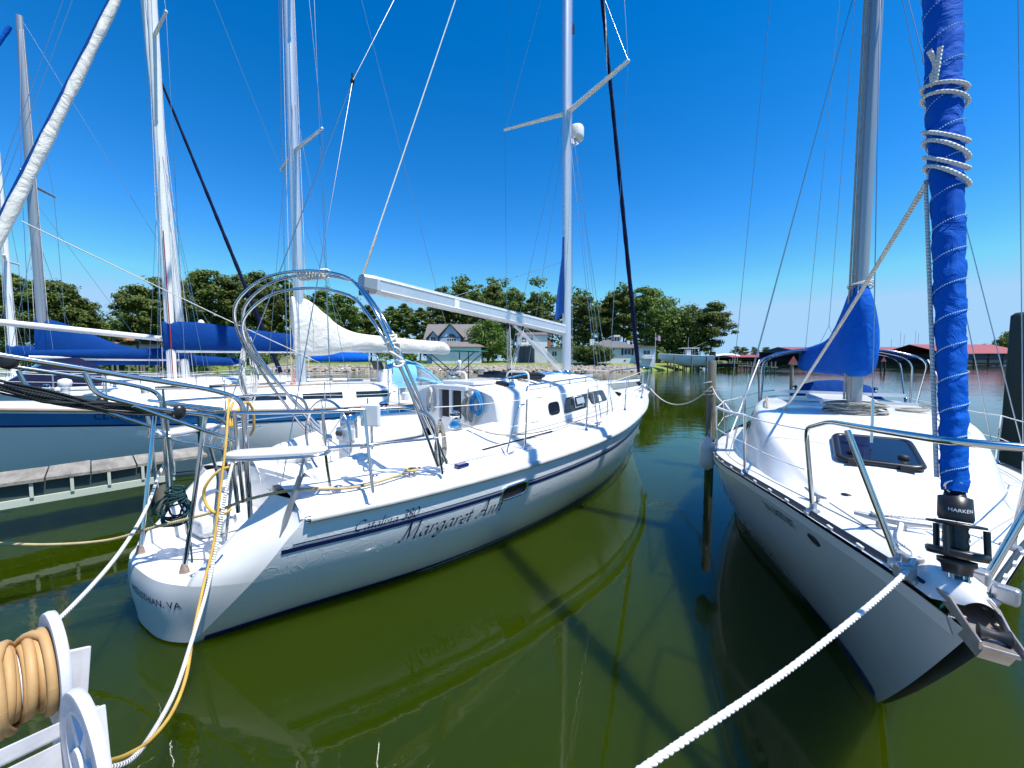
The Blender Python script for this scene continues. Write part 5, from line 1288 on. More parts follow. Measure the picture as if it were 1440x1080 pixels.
for s in(-.02,.02): mb.rod(t0-jn*.15+V((0,s,0)),t0-jn*.25+V((0,s,0)),.007,7)
mb.build('tack_toggle',M['chrome'],RS)
mb=MB(); mb.tube([dm+jn*.215+V((0,.028*math.cos(a),.028*math.sin(a))) +qd*.03 for a in [2*PI*i/14 for i in range(14)]],.005,6,closed=True); mb.build('tack_shackle',M['chrome'],jib)
# stem fitting with roller cheeks
mb=MB(); zb=H2.sh(LR)+.025
mb.prism([V((8.66,-.075,zb-.02)),V((9.02,-.046,zb-.015)),V((9.16,-.042,zb)),V((9.16,.042,zb)),V((9.02,.046,zb-.015)),V((8.66,.075,zb-.02))],(0,0,.016)); M['stemfit']=mat('worn_stainless',(.62,.59,.57),.42,.75,(9,(.38,.32,.28),.25),(40,.2,.003)); sf=mb.build('stem_fitting',M['stemfit'],RS,fix=True,bevel=.003)
for s in(-1,1):
    mb=MB(); mb.prism([V((8.74,s*.068,zb)),V((9.0,s*.050,zb)),V((9.17,s*.045,zb+.005)),V((9.17,s*.045,zb+.034)),V((9.03,s*.049,zb+.036)),V((8.92,s*.056,zb+.050)),V((8.80,s*.064,zb+.030))],(0,s*.007,0)); mb.build('roller_cheek',M['stemfit'],sf,fix=True,bevel=.002)
    mb=MB(); mb.prism([V((8.66,s*.022,zb+.01)),V((8.78,s*.022,zb+.01)),V((8.74,s*.022,zb+.11)),V((8.69,s*.022,zb+.11))],(0,.006,0)); mb.build('tack_plate',M['stemfit'],sf,fix=True)
    for x in(8.72,8.86,8.98): mb=MB(); mb.ball((x,s*.040,zb+.017),(.008,.008,.005),5); mb.build('bolt',M['rust'],sf)
mb=MB(); mb.prism([V((8.98,-.040,zb-.02)),V((9.15,-.036,zb)),V((9.15,.036,zb)),V((8.98,.040,zb-.02))],(-.05,0,-.06)); mb.build('stem_band',M['stemfit'],sf,fix=True)
mb=MB(); mb.lathe([(.026,-.036),(.015,-.012),(.015,.012),(.026,.036)],(9.10,0,zb+.034),V((0,1,0)),14); mb.build('anchor_roller',M['rub'],RS)
for s in(-1,1):
    y=s*(H2.half(8.62,1)-.02); mb=MB(); zz=H2.sh(8.62)+.03; mb.box((8.62,y,zz+.01),(.16,.07,.03),Matrix.Rotation(-s*.38,3,'Z'))
    for d_ in(-.06,.06): mb.box((8.62+d_,y-s*d_*-.4,zz+.045),(.05,.07,.07),Matrix.Rotation(-s*.38,3,'Z'))
    mb.build('chock',M['greyalu'],RS,bevel=.012)
CR=V((8.05,-.10,dz2(8.05,.1)))
mb=MB()
mb.tube([CR+V((0,-.16,.06)),CR+V((0,-.06,.05)),CR+V((0,.06,.05)),CR+V((0,.16,.06))],[.012,.02,.02,.012],9); mb.rod(CR+V((0,-.045,0)),CR+V((0,-.045,.05)),.02,9); mb.rod(CR+V((0,.045,0)),CR+V((0,.045,.05)),.02,9); mb.build('cleat',M['greyalu'],RS)
cleat((7.45,-.42,dz2(7.45,.42)),RS,.5,1.0,'greyalu'); cleat((8.1,.12,dz2(8.1,.12)),RS,.2,1.2,'greyalu')
# foredeck seam lines, vent, deck filler
mb=MB(); mb.lathe([(.035,0),(.037,.006),(.02,.010)],(7.25,-.22,dz2(7.25,.22)+.01),None,14); mb.build('deck_filler',M['bpl'],RS)
# pulpit
def pb(x,s): return V((x,s*(H2.half(x,1)-.05),H2.sh(x)+.045))
RT=.60
mb=MB(); A=pb(7.72,-1); 
P=[A,V((7.72,-.50,A.z+RT-.02)),V((8.15,-.40,H2.sh(8.15)+.70)),V((8.75,-.27,2.14)),V((9.05,-.12,2.16)),V((9.05,.12,2.16)),V((8.75,.27,2.14)),V((8.15,.40,H2.sh(8.15)+.70)),V((7.72,.50,A.z+RT-.02)),pb(7.72,1)]
mb.tube(rnd_path(P,.09,6),.0150,10); pul=mb.build('bow_pulpit',M['steel'],RS)
for s in(-1,1):
    b_=pb(8.50,s); mb=MB(); mb.rod(b_,V((8.42,s*.345,2.085)),.0145,10); mb.build('pulpit_leg',M['steel'],pul)
    for q in(b_,pb(7.72,s)):
        mb=MB(); mb.lathe([(.042,-.03),(.042,.012),(.022,.022),(.021,.06)],q,None,14); mb.build('pulpit_foot',M['greyalu'],pul)
# stanchions and lifelines
tp={-1:[],1:[]}
for s in(-1,1):
    tp[s].append(V((7.72,s*.50,A.z+RT-.03)))
    for x in(6.55,5.3,3.7,2.1):
        b_=pb(x,s); t_=b_+V((0,s*.02,.58)); mb=MB(); mb.tube([b_,t_],[.013,.012],8); mb.lathe([(.035,-.02),(.035,.01),(.018,.03)],b_,None,10); mb.build('stanchion',M['steel'],RS); tp[s].append(t_)
    tp[s].append(V((.9,s*1.16,1.76)))
    P=[];P2=[]
    for a,b in zip(tp[s],tp[s][1:]): P+=sag(a,b,.012,6); P2+=sag(a-V((0,0,.28)),b-V((0,0,.28)),.012,6)
    wires('lifeline',[P2],RS,.004,'wht'); wires('lifeline',[P],RS,.0055,'wht')
    a,b=tp[s][0].lerp(tp[s][1],.15),tp[s][1].lerp(tp[s][2],.9)
    if s<0: mb=MB(); mb.tube(sag(tp[s][1],tp[s][2],.012,8),.016,7); mb.build('lifeline_sleeve',M['wht'],RS)
    mb=MB(); mb.tube(rnd_path([(.9,s*1.1,1.15),(.9,s*1.16,1.76),(.2,s*.95,1.76),(.1,0,1.76)],.1),.0145,8); mb.build('stern_rail',M['steel'],RS)
# rigging
for s in(-1,1):
    ch=V((RM-.05,s*1.30,1.16)); t1=rmp(7.6)+V((-.1,s*.95,.06))
    wires('shroud',[[ch,t1,rmp(13.8)],[V((RM+.45,s*1.22,1.18)),rmp(7.5)],[V((RM-.55,s*1.28,1.16)),rmp(7.5)]],RS,.0042)
    mb=MB(); mb.rod(ch,ch+(t1-ch).normalized()*.3,.011,6); mb.build('turnbuckle',M['steel'],RS)
wires('backstay',[[rmp(13.9),V((.3,0,3.2))],[V((.3,0,3.2)),V((.1,-.7,1.2))],[V((.3,0,3.2)),V((.1,.7,1.2))]],RS,.0042)
be2=bo+bm*3.62; wires('topping_lift',[[be2,be2+(rmp(13.8)-be2)*.12],[be2+(rmp(13.8)-be2)*.12,rmp(13.8)]],RS,.004)
wires('baby_stay',[[V((6.45,0,1.78)),rmp(7.4)+V((.09,0,0))]],RS,.0042); mb=MB(); mb.rod(V((6.45,0,1.72)),V((6.40,0,2.1)),.012,7); mb.build('turnbuckle',M['steel'],RS)
# bimini
bw_=1.12
mb=MB(); rows=[]
for i in range(11):
    t=i/10; x=lerp(.15,2.35,t); rows.append([V((x,bw_*k,2.72-.16*k*k-.07*(2*t-1)**2-(.06 if abs(k)>.95 else 0))) for k in(-1.02,-1,-.8,-.55,-.28,0,.28,.55,.8,1,1.02)])
mb.grid(rows); bmn=mb.build('bimini_canvas',M['navy'],RS)
for x0,xt in((1.2,.25),(1.25,1.3),(1.35,2.3)):
    mb=MB(); mb.tube(rnd_path([(x0,-1.14,1.25),(xt,-bw_-.01,2.48),(xt,-.6,2.64),(xt,.6,2.64),(xt,bw_+.01,2.48),(x0,1.14,1.25)],.22,6),.0135,8); mb.build('bimini_frame',M['steel'],RS)
for s in(-1,1): wires('bimini_strap',[[V((2.3,s*1.12,2.46)),V((3.9,s*1.38,1.25))]],RS,.011,'wht')
# folded dark-blue dodger behind the mast
mb=MB(); rows=[[V((2.2+.18*math.sin(PI*k/6)*0+x,y,1.82+.30*math.sqrt(max(0,1-(y/.62)**2))*f)) for y in (-.62,-.45,-.25,0,.25,.45,.62)] for x,f in((0,.05),(.06,.8),(.2,1),(.34,.9),(.42,.05))]
mb.grid(rows); mb.build('folded_dodger',M['navy'],RS)
for y in(-.55,.55): winch((2.15,y,1.86),.7,RS)
# numbers at the bow
def on_r(x0,z0,s=-1):
    def f(a,b,e):
        x=x0+a; z=z0+b+(H2.sh(x)-H2.sh(x0)); return V((x,s*(H2.halfz(x,z)+.005),z))
    return f
text_mesh('VA 5470 BT',.105,on_r(6.92,1.10),'registration_lettering',M['blk'],hul)
mb=MB(); c=V((7.70,0,1.17)); 
def hp(a,r1): 
    x=7.72+r1*1.2*math.cos(a); z=1.20+r1*.55*math.sin(a); return V((x,-H2.halfz(x,z)-.006,z))
mb.tube([hp(2*PI*i/20,.05) for i in range(20)],.007,6,closed=True); mb.add([hp(2*PI*i/20,.05) for i in range(20)],[tuple(range(20))]); mb.build('hawse_emblem',M['blk'],hul)
# ================================================================ the moored yachts on the left
def yacht(nm,label,bow,ang,L,beam,sh,mastx,mtop,mr,mm,opt):
    """bow: world xy of the stem, ang: heading of the bow; returns root and frame"""
    o=V((bow[0]-math.cos(ang)*mastx,bow[1]-math.sin(ang)*mastx,0)); F_=Frame((o.x,o.y),ang); T=thing(nm,label,'sailboat',o,ang)
    b=beam/2
    H=Hull(L,L*.88,[(0,b*.72),(L*.2,b*.92),(L*.42,b),(L*.6,b*.95),(L*.75,b*.72),(L*.87,b*.42),(L*.95,b*.18),(L,.02)],[(0,b*.35),(L*.25,b*.8),(L*.45,b*.88),(L*.62,b*.7),(L*.78,b*.3),(L*.88,.01)],
      [(0,sh[0]),(L*.5,sh[1]),(L,sh[2])],lambda z:.0+z*.22,1.7)
    mb=MB()
    for s in(-1,1): mb.grid(H.skin(nx=40,side=s),flip=s<0)
    mb.grid([[V((.22*z,H.halfz(.22*z,z)*y/6,z)) for y in range(-6,7)] for z in [sh[0]*k/5-.1 for k in range(6)]],flip=True); hl=mb.build('hull',M[opt.get('hull','hull')],T)
    for s in(-1,1):
        for fa,fb,m in opt.get('stripes',[]):
            mb=MB(); mb.grid(H.strip(.3,L*.985,fa,fb,s,.006),flip=s>0); mb.build('hull_stripe',M[m],hl)
        mb=MB(); mb.grid(H.strip(.1,L*.885,-.15,.07,s,.006),flip=s>0); mb.build('boot_stripe',M['boot'],hl)
        mb=MB(); mb.tube([H.pt(lerp(.3,L-.03,i/40),1,s)+V((0,0,.01)) for i in range(41)],.035,6); mb.build('rub_rail',M[opt.get('rail','gel')],hl)
    dz=lambda x,y:H.sh(x)+.03+.08*(1-min(1,abs(y)/max(.1,H.half(x,1)))**2)
    mb=MB(); mb.grid([[V((x,H.half(x,1)*k/6,dz(x,H.half(x,1)*k/6))) for k in range(-6,7)] for x in [lerp(.1,L-.03,i/30) for i in range(31)]],flip=True); mb.build('deck',M['gel'],T)
    x0,x1=L*.30,L*.80; rows=[]
    for i in range(17):
        t=i/16; x=lerp(x0,x1,t); y=b*lerp(.62,.30,t**1.6); z=lerp(.52,.10,t**2.2)+H.sh(x)
        h_=[V((x,-y-.1,dz(x,y)-.03)),V((x,-y-.02,z-.06)),V((x,-y*.9,z)),V((x,-y*.45,z+.07)),V((x,0,z+.09))]; rows.append(h_+[V((p.x,-p.y,p.z)) for p in h_[-2::-1]])
    mb=MB(); mb.grid(rows); mb.add(rows[0],[tuple(range(9))]); cb=mb.build('cabin',M['gel'],T,weld=True)
    for s in(-1,1):
        for k in range(3):
            xa=lerp(x0,x1,.06+.22*k); xb=lerp(x0,x1,.22+.22*k); P=[]
            for x,f in((xa,.35),(xb,.35),(xb,.8),(xa,.8)):
                t=(x-x0)/(x1-x0); y=b*lerp(.62,.30,t**1.6); z=lerp(.52,.10,t**2.2)+H.sh(x); P.append(V((x,s*(y+.1-.08*f+.008),lerp(dz(x,y),z-.06,f))))
            mb=MB(); mb.add(P,[(0,1,2,3) if s<0 else (3,2,1,0)]); mb.build('cabin_window',M['glass'],cb)
    mb=MB()
    for s in(-1,1): mb.box((L*.17,s*b*.62,sh[0]+.22),(L*.24,.25,.36))
    mb.box((L*.035,0,sh[0]+.16),(.3,b*1.1,.3)); mb.build('coaming',M['gel'],T,bevel=.05)
    # mast
    mp=lambda z:V((mastx+opt.get('lean',0)*z/mtop,opt.get('lean',0)*.6*z/mtop,z)); zb=H.sh(mastx)+.3
    mb=MB(); mb.loft([[mp(z)+V((mr*t*math.cos(a),mr*.7*t*math.sin(a),0)) for a in [2*PI*k/14 for k in range(14)]] for z,t in((zb,1),(mtop*.7,1),(mtop,.7))]); ms=mb.build('mast',M[mm],T)
    for zs_,hl_ in opt.get('spreaders',[(mtop*.5,1.2)]):
        for s in(-1,1):
            mb=MB(); e=mp(zs_)+V((-.15,s*hl_,.06)); mb.tube([mp(zs_),e],[.05,.035],7); mb.ball(e,.045,5); mb.build('spreader',M[mm],ms)
            wires('shroud',[[V((mastx-.15,s*b*.82,H.sh(mastx))),e,mp(mtop*.985)]],T,.007,'wire')
    for s in(-1,1): wires('shroud',[[V((mastx+.5,s*b*.76,H.sh(mastx))),mp(mtop*.5)],[V((mastx-.7,s*b*.82,H.sh(mastx))),mp(mtop*.5)]],T,.006,'wire')
    wires('backstay',[[mp(mtop),V((.1,0,sh[0]))]],T,.007,'wire'); wires('halyard',[[mp(zb)+V((-mr-.06,.05,0)),mp(mtop*.97)+V((-mr*.6,.03,0))],[mp(zb)+V((mr+.09,-.07,0)),mp(mtop*.97)+V((mr*.6,-.03,0))]],T,.007,'rw')
    # forestay and furled sail
    fs=V((L-.35,0,H.sh(L)+.25)); ft=mp(mtop*opt.get('fh',.985))+V((mr,0,0))
    if opt.get('jib'):
        r_,m,um=opt['jib']; n_=60; R.seed(int(L*10)); mb=MB(); mb.tube([fs.lerp(ft,.02+.96*i/n_) for i in range(n_+1)],[r_*(1.0-.6*i/n_)*(1+.09*math.sin(i*1.3)+.05*math.sin(i*2.9)) for i in range(n_+1)],10); jb_=mb.build('furled_jib',M[m],T)
        if um:
            off=opt.get('uvoff',V((.1,.1,0))); mb=MB(); mb.tube([fs.lerp(ft,.02+.96*i/n_)+off*(1-.5*i/n_) for i in range(n_+1)],[r_*.62*(1-.6*i/n_) for i in range(n_+1)],8); mb.build('sail_edge',M[um],jb_)
        mb=MB(); mb.lathe([(.10,-.1),(.14,-.08),(.14,-.06),(.06,-.05),(.06,.05),(.14,.06),(.14,.08),(.05,.1)],fs,(ft-fs).normalized(),14); mb.build('furler_drum',M['bpl'],T)
    else: wires('forestay',[[fs,ft]],T,.007,'wire')
    # boom and cover
    bo=mp(opt['boomz'])+V((-mr,0,0)); be=V((mastx-opt['boom'],opt.get('swing',0),opt['boomz']+opt.get('rise',.05)))
    mb=MB(); mb.rod(bo,be,.075,9); mb.build('boom',M['wpaint'],T)
    prof=opt['cover']; rows=[]; sd=opt.get('seed',1.0); dv=(be-bo)
    for k in range(41):
        t=k/40; lo,hi,w_=[tab(t,[(p[0],p[q]) for p in prof]) for q in(1,2,3)]; c=bo+dv*t*1.02+V((mr*2.3*(1-min(1,t*8)),0,0)); r=[]
        for j in range(14):
            a=2*PI*j/14; cs,sn=math.cos(a),math.sin(a); zz=lerp(lo,hi,(sn+1)/2); fold=opt.get('crease',1)*.03*mnoise.noise((t*7+sd,zz*3+t*6,sd))+opt.get('crease',1)*.02*mnoise.noise((t*17,zz*5-t*11,sd))
            r.append(c+V((fold,(w_+fold)*math.copysign(abs(cs)**.75,cs)*(1-.3*max(0,sn)),zz)))
        rows.append(r)
    mb=MB(); mb.loft(rows); mb.build('sail_cover',M[opt['cm']],T)
    # pulpit, stanchions, lifelines
    for s in(-1,1):
        pts=[]
        for x in [L*.93,L*.8,L*.66,L*.5,L*.36,L*.22,L*.06]:
            y=s*(H.half(x,1)-.06); p=V((x,y,dz(x,y)-.02)); mb=MB(); mb.rod(p,p+V((0,0,.64)),.014,7); mb.build('stanchion',M['steel'],T); pts.append(p+V((0,0,.63)))
        P=[];P2=[]
        for a_,b_ in zip(pts,pts[1:]): P+=sag(a_,b_,.015,5); P2+=sag(a_-V((0,0,.31)),b_-V((0,0,.31)),.015,5)
        wires('lifeline',[P,P2],T,.006,'wht')
    mb=MB(); x=L*.93; y=H.half(x,1)-.06; z=dz(x,0)+.62; mb.tube(cr([(x,-y,z),(L-.05,-.18,z+.06),(L+.08,0,z+.07),(L-.05,.18,z+.06),(x,y,z)],5),.016,8); mb.tube(cr([(x,-y,z-.3),(L-.2,-.14,z-.28),(L-.08,0,z-.28),(L-.2,.14,z-.28),(x,y,z-.3)],5),.013,7); mb.build('bow_pulpit',M['steel'],T)
    mb=MB(); x=L*.06; y=H.half(x,1)-.08; mb.tube(rnd_path([(x,-y,z-.3),(.1,-y*.9,z-.25),(.05,0,z-.25),(.1,y*.9,z-.25),(x,y,z-.3)],.2),.016,8); mb.build('stern_rail',M['steel'],T)
    winch((L*.19,-b*.62,sh[0]+.40),1.1,T); winch((L*.19,b*.62,sh[0]+.40),1.1,T)
    return T,F_,H,cb,mp,dz
AFT=V((.676,.737,0)); HEAD=math.atan2(-.737,-.676)
# nearest: blue-striped boat with white sail cover
T,F_,H,cb,mp,dz=yacht('sailboat','big white yacht beyond the finger pier, dark blue stripe, white sail cover, thick mast',tuple(V((-10.05,6.15))+V((.676,.737))*6.2),HEAD,12.2,3.8,(1.08,1.27,1.68),12.2-6.2,19.5,.135,'alu',
 dict(stripes=[(.825,.965,'bstripe'),(.80,.825,'boot')],rail='teak',jib=(.095,'wcloth','navy'),uvoff=V((.085,-.10,.02)),spreaders=[(8.05,1.5),(13.2,1.2)],boomz=2.78,boom=5.1,rise=-.02,
 cm='wcloth',cover=[(0,-.2,1.42,.14),(.05,-.22,1.38,.2),(.1,-.2,1.08,.22),(.15,-.15,.84,.2),(.2,-.08,.66,.18),(.3,.0,.52,.17),(.5,-.02,.46,.15),(.75,-.05,.40,.13),(.95,-.1,.36,.12),(1,-.02,.2,.04)],seed=3.3,crease=1.7))
YF=F_
hl=[c for c in T.children if c.name.startswith('hull')][0]
def on_y(x0,z0,H=H):
    def f(a,b,e):
        x=x0-a; z=z0+b-.03*a; return V((x,H.halfz(x,z)+.009,z))
    return f
text_mesh('CL1855GK',.165,on_y(9.95,1.355),'registration_lettering',M['blk'],hl)
q=V((6.9-2.2,-.0,0)); 
mb=MB(); mb.box((3.6,.2,1.75),(.35,.4,.85)); pd=mb.build('pedestal',M['gel'],T,bevel=.05)
mb=MB(); mb.tube([V((3.55,.2,2.15))+V((0,.42*math.cos(a),.42*math.sin(a))) for a in [2*PI*i/32 for i in range(32)]],.02,7,closed=True); mb.rod((3.55,-.2,2.15),(3.55,.6,2.15),.012,6); mb.rod((3.55,.2,1.75),(3.55,.2,2.55),.012,6); mb.build('steering_wheel',M['steel'],pd)
mb=MB(); mb.box((3.82,.2,2.3),(.12,.5,.28),Matrix.Rotation(.4,3,'Y')); mb.build('instrument_pod',M['bpl'],pd,bevel=.03)
mb=MB(); mb.tube(rnd_path([(3.95,-.05,1.4),(3.95,-.05,2.6),(3.95,.45,2.6),(3.95,.45,1.4)],.18),.02,8); mb.build('pedestal_guard',M['steel'],pd)
mb=MB(); mb.box(F_.loc(at(436,565,10.4)),(.45,.3,.42)); mb.build('green_bag',M['green'],T,bevel=.08)
mb=MB(); R.seed(2)
for k in range(5): mb.tube(cr([V((6.25,.20+.03*k,2.2)),V((6.22+.04*k,.22+.02*k,1.75)),V((6.25,.24,1.55))],4),.018,5)
mb.build('red_lines',M['rr'],T)
mb=MB(); mb.tube([V((11.1,.2,2.55)),mp(3.05)+V((.2,.15,0))],.075,10); mb.build('whisker_pole',M['wpaint'],T) if 0 else None
js0=F_.loc(at(30,311,6.6)); js1=F_.loc(at(465,517,11.4)); wires('jib_sheet',[[js0,js0.lerp(js1,.5)-V((0,0,.03)),js1]],T,.011,'rw')
# second: blue boom cover
T2,F2,H_,cb2,mp2,dz2_=yacht('sailboat','white yacht with blue cover along its boom and slim white mast, behind the blue-striped yacht',tuple(at(239,470,12.5).xy),HEAD,11.5,3.6,(1.25,1.35,1.7),6.75,18.5,.125,'wpaint',
 dict(stripes=[(.80,.88,'lblue')],spreaders=[(12.4,1.3)],boomz=2.78,boom=5.6,rise=.05,cm='navy',cover=[(0,-.02,.92,.16),(.1,-.02,.95,.20),(.5,-.04,.72,.17),(.95,-.02,.55,.14),(1,.05,.4,.05)],seed=7.7))
mb=MB(); a=F2.loc(at(-30,450,9.9)); b=F2.loc(at(236,477,12.7)); mb.tube([a,b],.085,12); mb.build('whisker_pole',M['wpaint'],T2)
mb=MB(); 
for k in range(3): mb.rod(V((6.75,.2+.03*k,1.7)),V((6.75+.05,.16+.02*k,6.5)),.012,5)
mb.build('red_lines',M['red'],T2); mb=MB(); mb.ball(F2.loc(at(283,456,13.3))+V((0,0,.02)),(.10,.08,.14),6); mb.build('sheet_block',M['wpaint'],T2)
# navy dodger, vents and deck gear on the two nearest left yachts
c=F2.loc(at(78,538,11.0)); mb=MB(); rows=[[V((c.x+lerp(-.9,.9,t),c.y+.95*math.cos(a),c.z-.05+hh*max(0,math.sin(a))**.7)) for a in [PI*k/12 for k in range(13)]] for t,hh in((0,.5),(.25,.78),(.6,.70),(1,.05))]
mb.grid(rows); dgr=mb.build('spray_dodger',M['dnavy'],T2)
mb=MB(); mb.grid([[p+V((.004,0,.012)) for p in r] for r in ([rows[2][3:10],[a.lerp(b,.8) for a,b in zip(rows[2][3:10],rows[3][3:10])]])]); mb.build('dodger_window',M['glass'],dgr)
for u,v,d_ in((92,548,8.6),(205,552,9.6)):
    q=F_.loc(at(u,v,d_)); mb=MB(); mb.lathe([(.07,-.12),(.07,.02),(.10,.08),(.12,.16),(.10,.22),(.03,.25)],q,None,12); mb.build('cowl_vent',M['gel'],T)
q0,q1=F_.loc(at(5,566,7.55)),F_.loc(at(104,565,8.2)); mb=MB(); mb.rod(q0,q1,.022,6); mb.build('sheet_track',M['greyalu'],T)
for u,v,d_ in((60,555,8.3),(66,549,8.6),(160,545,9.5)):
    q=F_.loc(at(u,v,d_)); winch(q-V((0,0,.05)),1.0,T)
q=F_.loc(at(118,546,9.2)); mb=MB(); mb.box(q,(.9,.5,.10)); hb=mb.build('deck_hatch',M['gel'],T,bevel=.03); mb=MB(); mb.box(q+V((0,0,.055)),(.7,.36,.02)); mb.build('pane',M['glass'],hb)
for s in(-1,1):
    mb=MB(); mb.tube([V((x,s*(1.9*lerp(.62,.30,((x-3.66)/6.1)**1.6)-.12),H.sh(x)+lerp(.52,.10,((x-3.66)/6.1)**2.2)+.09)) for x in(4.4,5.2,6.0,6.8,7.6)],.022,6); mb.build('grab_rail',M['teak'],T)
# third: second white mast close right of that one
T3,F3,H_,*_=yacht('sailboat','yacht half hidden behind the boom cover, second white mast close beside, dark rolled jib',tuple(at(261,440,14).xy),math.atan2(.737,.676),9,3.2,(1.2,1.3,1.5),5.6,19.0,.12,'wpaint',
 dict(stripes=[],jib=(.085,'dnavy',None),fh=.63,spreaders=[(8.3,1.1)],boomz=2.5,boom=3.6,cm='navy',lean=-.9,cover=[(0,-.02,.4,.14),(.5,-.04,.3,.14),(1,.0,.2,.05)],seed=5.1))
# fourth: grey mast with drooping blue cover
T4,F4,H_,*_=yacht('sailboat','yacht with dull grey mast and drooping royal blue sail cover at the left edge',tuple(at(60,470,12.6).xy),HEAD-.25,10.8,3.4,(1.25,1.35,1.6),5.6,at(42,22,12.6).z,.115,'greyalu',
 dict(stripes=[(.8,.88,'bstripe')],jib=(.13,'blue',None),spreaders=[(8,1.1)],boomz=2.45,boom=5.2,swing=-.9,rise=-.15,cm='navy',cover=[(0,-.1,1.4,.14),(.05,-.15,1.35,.2),(.18,-.15,.95,.25),(.35,-.12,.55,.22),(.6,-.1,.36,.18),(.9,-.08,.26,.15),(1,.0,.2,.05)],seed=9.4))
# fifth: far left thin white mast
T5,F5,H_,*_=yacht('sailboat','yacht at the left edge with short thin white mast and white deck',tuple(at(16,470,16).xy),HEAD-.1,9.5,3.1,(1.15,1.25,1.5),5.0,at(6,212,16).z,.11,'wpaint',
 dict(stripes=[(.8,.9,'bstripe')],spreaders=[(6.5,1.0)],boomz=2.5,boom=3.8,cm='navy',cover=[(0,-.05,.6,.14),(.5,-.05,.4,.14),(1,.0,.2,.05)],seed=1.4))
# sixth: pale blue dodger boat beyond
T6,F6,H6,*_=yacht('sailboat','white yacht beyond with pale blue spray dodger and teal bimini',(-4.2,13.2),math.radians(195),10.5,3.3,(1.25,1.3,1.55),7.6,15,.0,'wpaint',
 dict(stripes=[(.8,.88,'lblue')],spreaders=[],boomz=2.4,boom=.3,cm='teal',cover=[(0,-.02,.02,.02),(1,.0,.02,.02)])) if 0 else (None,)*3+(0,)
def motor_sailer():
    o=V((-1.55,17.6,0)); T=thing('sailboat','white boat beyond with pale blue spray dodger and teal bimini on thin poles',
      'sailboat',(o.x,o.y,0),math.radians(20)); L=9
    H=Hull(L,L*.9,[(0,1.2),(3,1.6),(6,1.2),(8,.5),(9,.03)],[(0,.8),(3,1.3),(6,.8),(8.1,.02)],[(0,1.2),(9,1.35)],lambda z:z*.1,1.7)
    mb=MB()
    for s in(-1,1): mb.grid(H.skin(nx=24,side=s),flip=s<0)
    mb.build('hull',M['gel'],T); mb=MB(); mb.grid([[V((x,H.half(x,1)*k/4,H.sh(x)+.1-.08*(k/4)**2)) for k in range(-4,5)] for x in [lerp(0,8.95,i/16) for i in range(17)]],flip=True); mb.build('deck',M['gel'],T)
    return T,Frame((o.x,o.y),math.radians(20))
T6,F6=motor_sailer()
def dl(u,v,d): return F6.loc(at(u,v,d))
# dodger: arched canvas with clear front
c=dl(580,533,14.2); mb=MB(); rows=[]; rws2=[]
for i in range(9):
    t=i/8; hw=lerp(1.15,1.3,t); hh=tab(t,[(0,.02),(.3,.62),(.6,.92),(.8,.98),(1,.90)]); x=c.x+lerp(1.0,-.9,t)
    rr=[V((x,c.y+hw*math.cos(a),1.55+hh*max(0,math.sin(a))**.7)) for a in [PI*k/14 for k in range(15)]]; (rows if t>=.55 else rws2).append(rr)
    if i==4: rows.insert(0,rr)
    if i==4: pass
rws2.append(rows[0]); mb.grid(rows); mb.build('spray_dodger',M['aqua'],T6); mb=MB(); mb.grid(rws2); dg=mb.build('dodger_window',M['vinyl'],T6)
mb=MB()
for k in (1,4,7,10,13): mb.tube([r[k]+V((0,0,.006)) for r in rws2],.05,5)
mb.build('dodger_webbing',M['aqua'],dg)
b=dl(636,494,18.2); mb=MB(); rows=[[V((b.x+x,b.y+y,b.z+.08-.05*(y/.9)**2-.02*x*x)) for y in(-1.0,-.9,-.4,0,.4,.9,1.0)] for x in(-1.5,-1.4,-.7,0,.7,1.4,1.5)]
mb.grid(rows); bmn=mb.build('bimini_canvas',M['teal'],T6); mb=MB()
for y in(-.95,.95):
    mb.rod(b+V((-1.3,y,0)),b+V((.2,y,-1.25)),.025,6); mb.rod(b+V((1.3,y,-.02)),b+V((-.2,y,-1.25)),.025,6); mb.rod(b+V((.55,y,0)),b+V((.55,y,-1.25)),.025,6)
build_pieces(mb,'bimini_pole',M['shut'],bmn)
mb=MB(); w_=dl(646,512,17.0); mb.lathe([(.04,-.5),(.05,-.1),(.10,.06),(.08,.15),(.02,.18)],w_,None,10); mb.build('horn_light',M['wpaint'],T6)
# blue tarpaulin heap behind the white cover
p=at(480,506,15.2); mb=MB(); rows=[[V((x,.35*math.cos(a)*(1-.3*abs(x)/1.2),.35*max(-.2,math.sin(a))*(1-.35*(x/1.1)**2)+.05*mnoise.noise((x*3,a,0)))) for a in [2*PI*k/12 for k in range(12)]] for x in [-1.0+.2*i for i in range(11)]]
mb.loft(rows); mb.build('tarpaulin',M['blue'],T6).location=F6.loc(p)
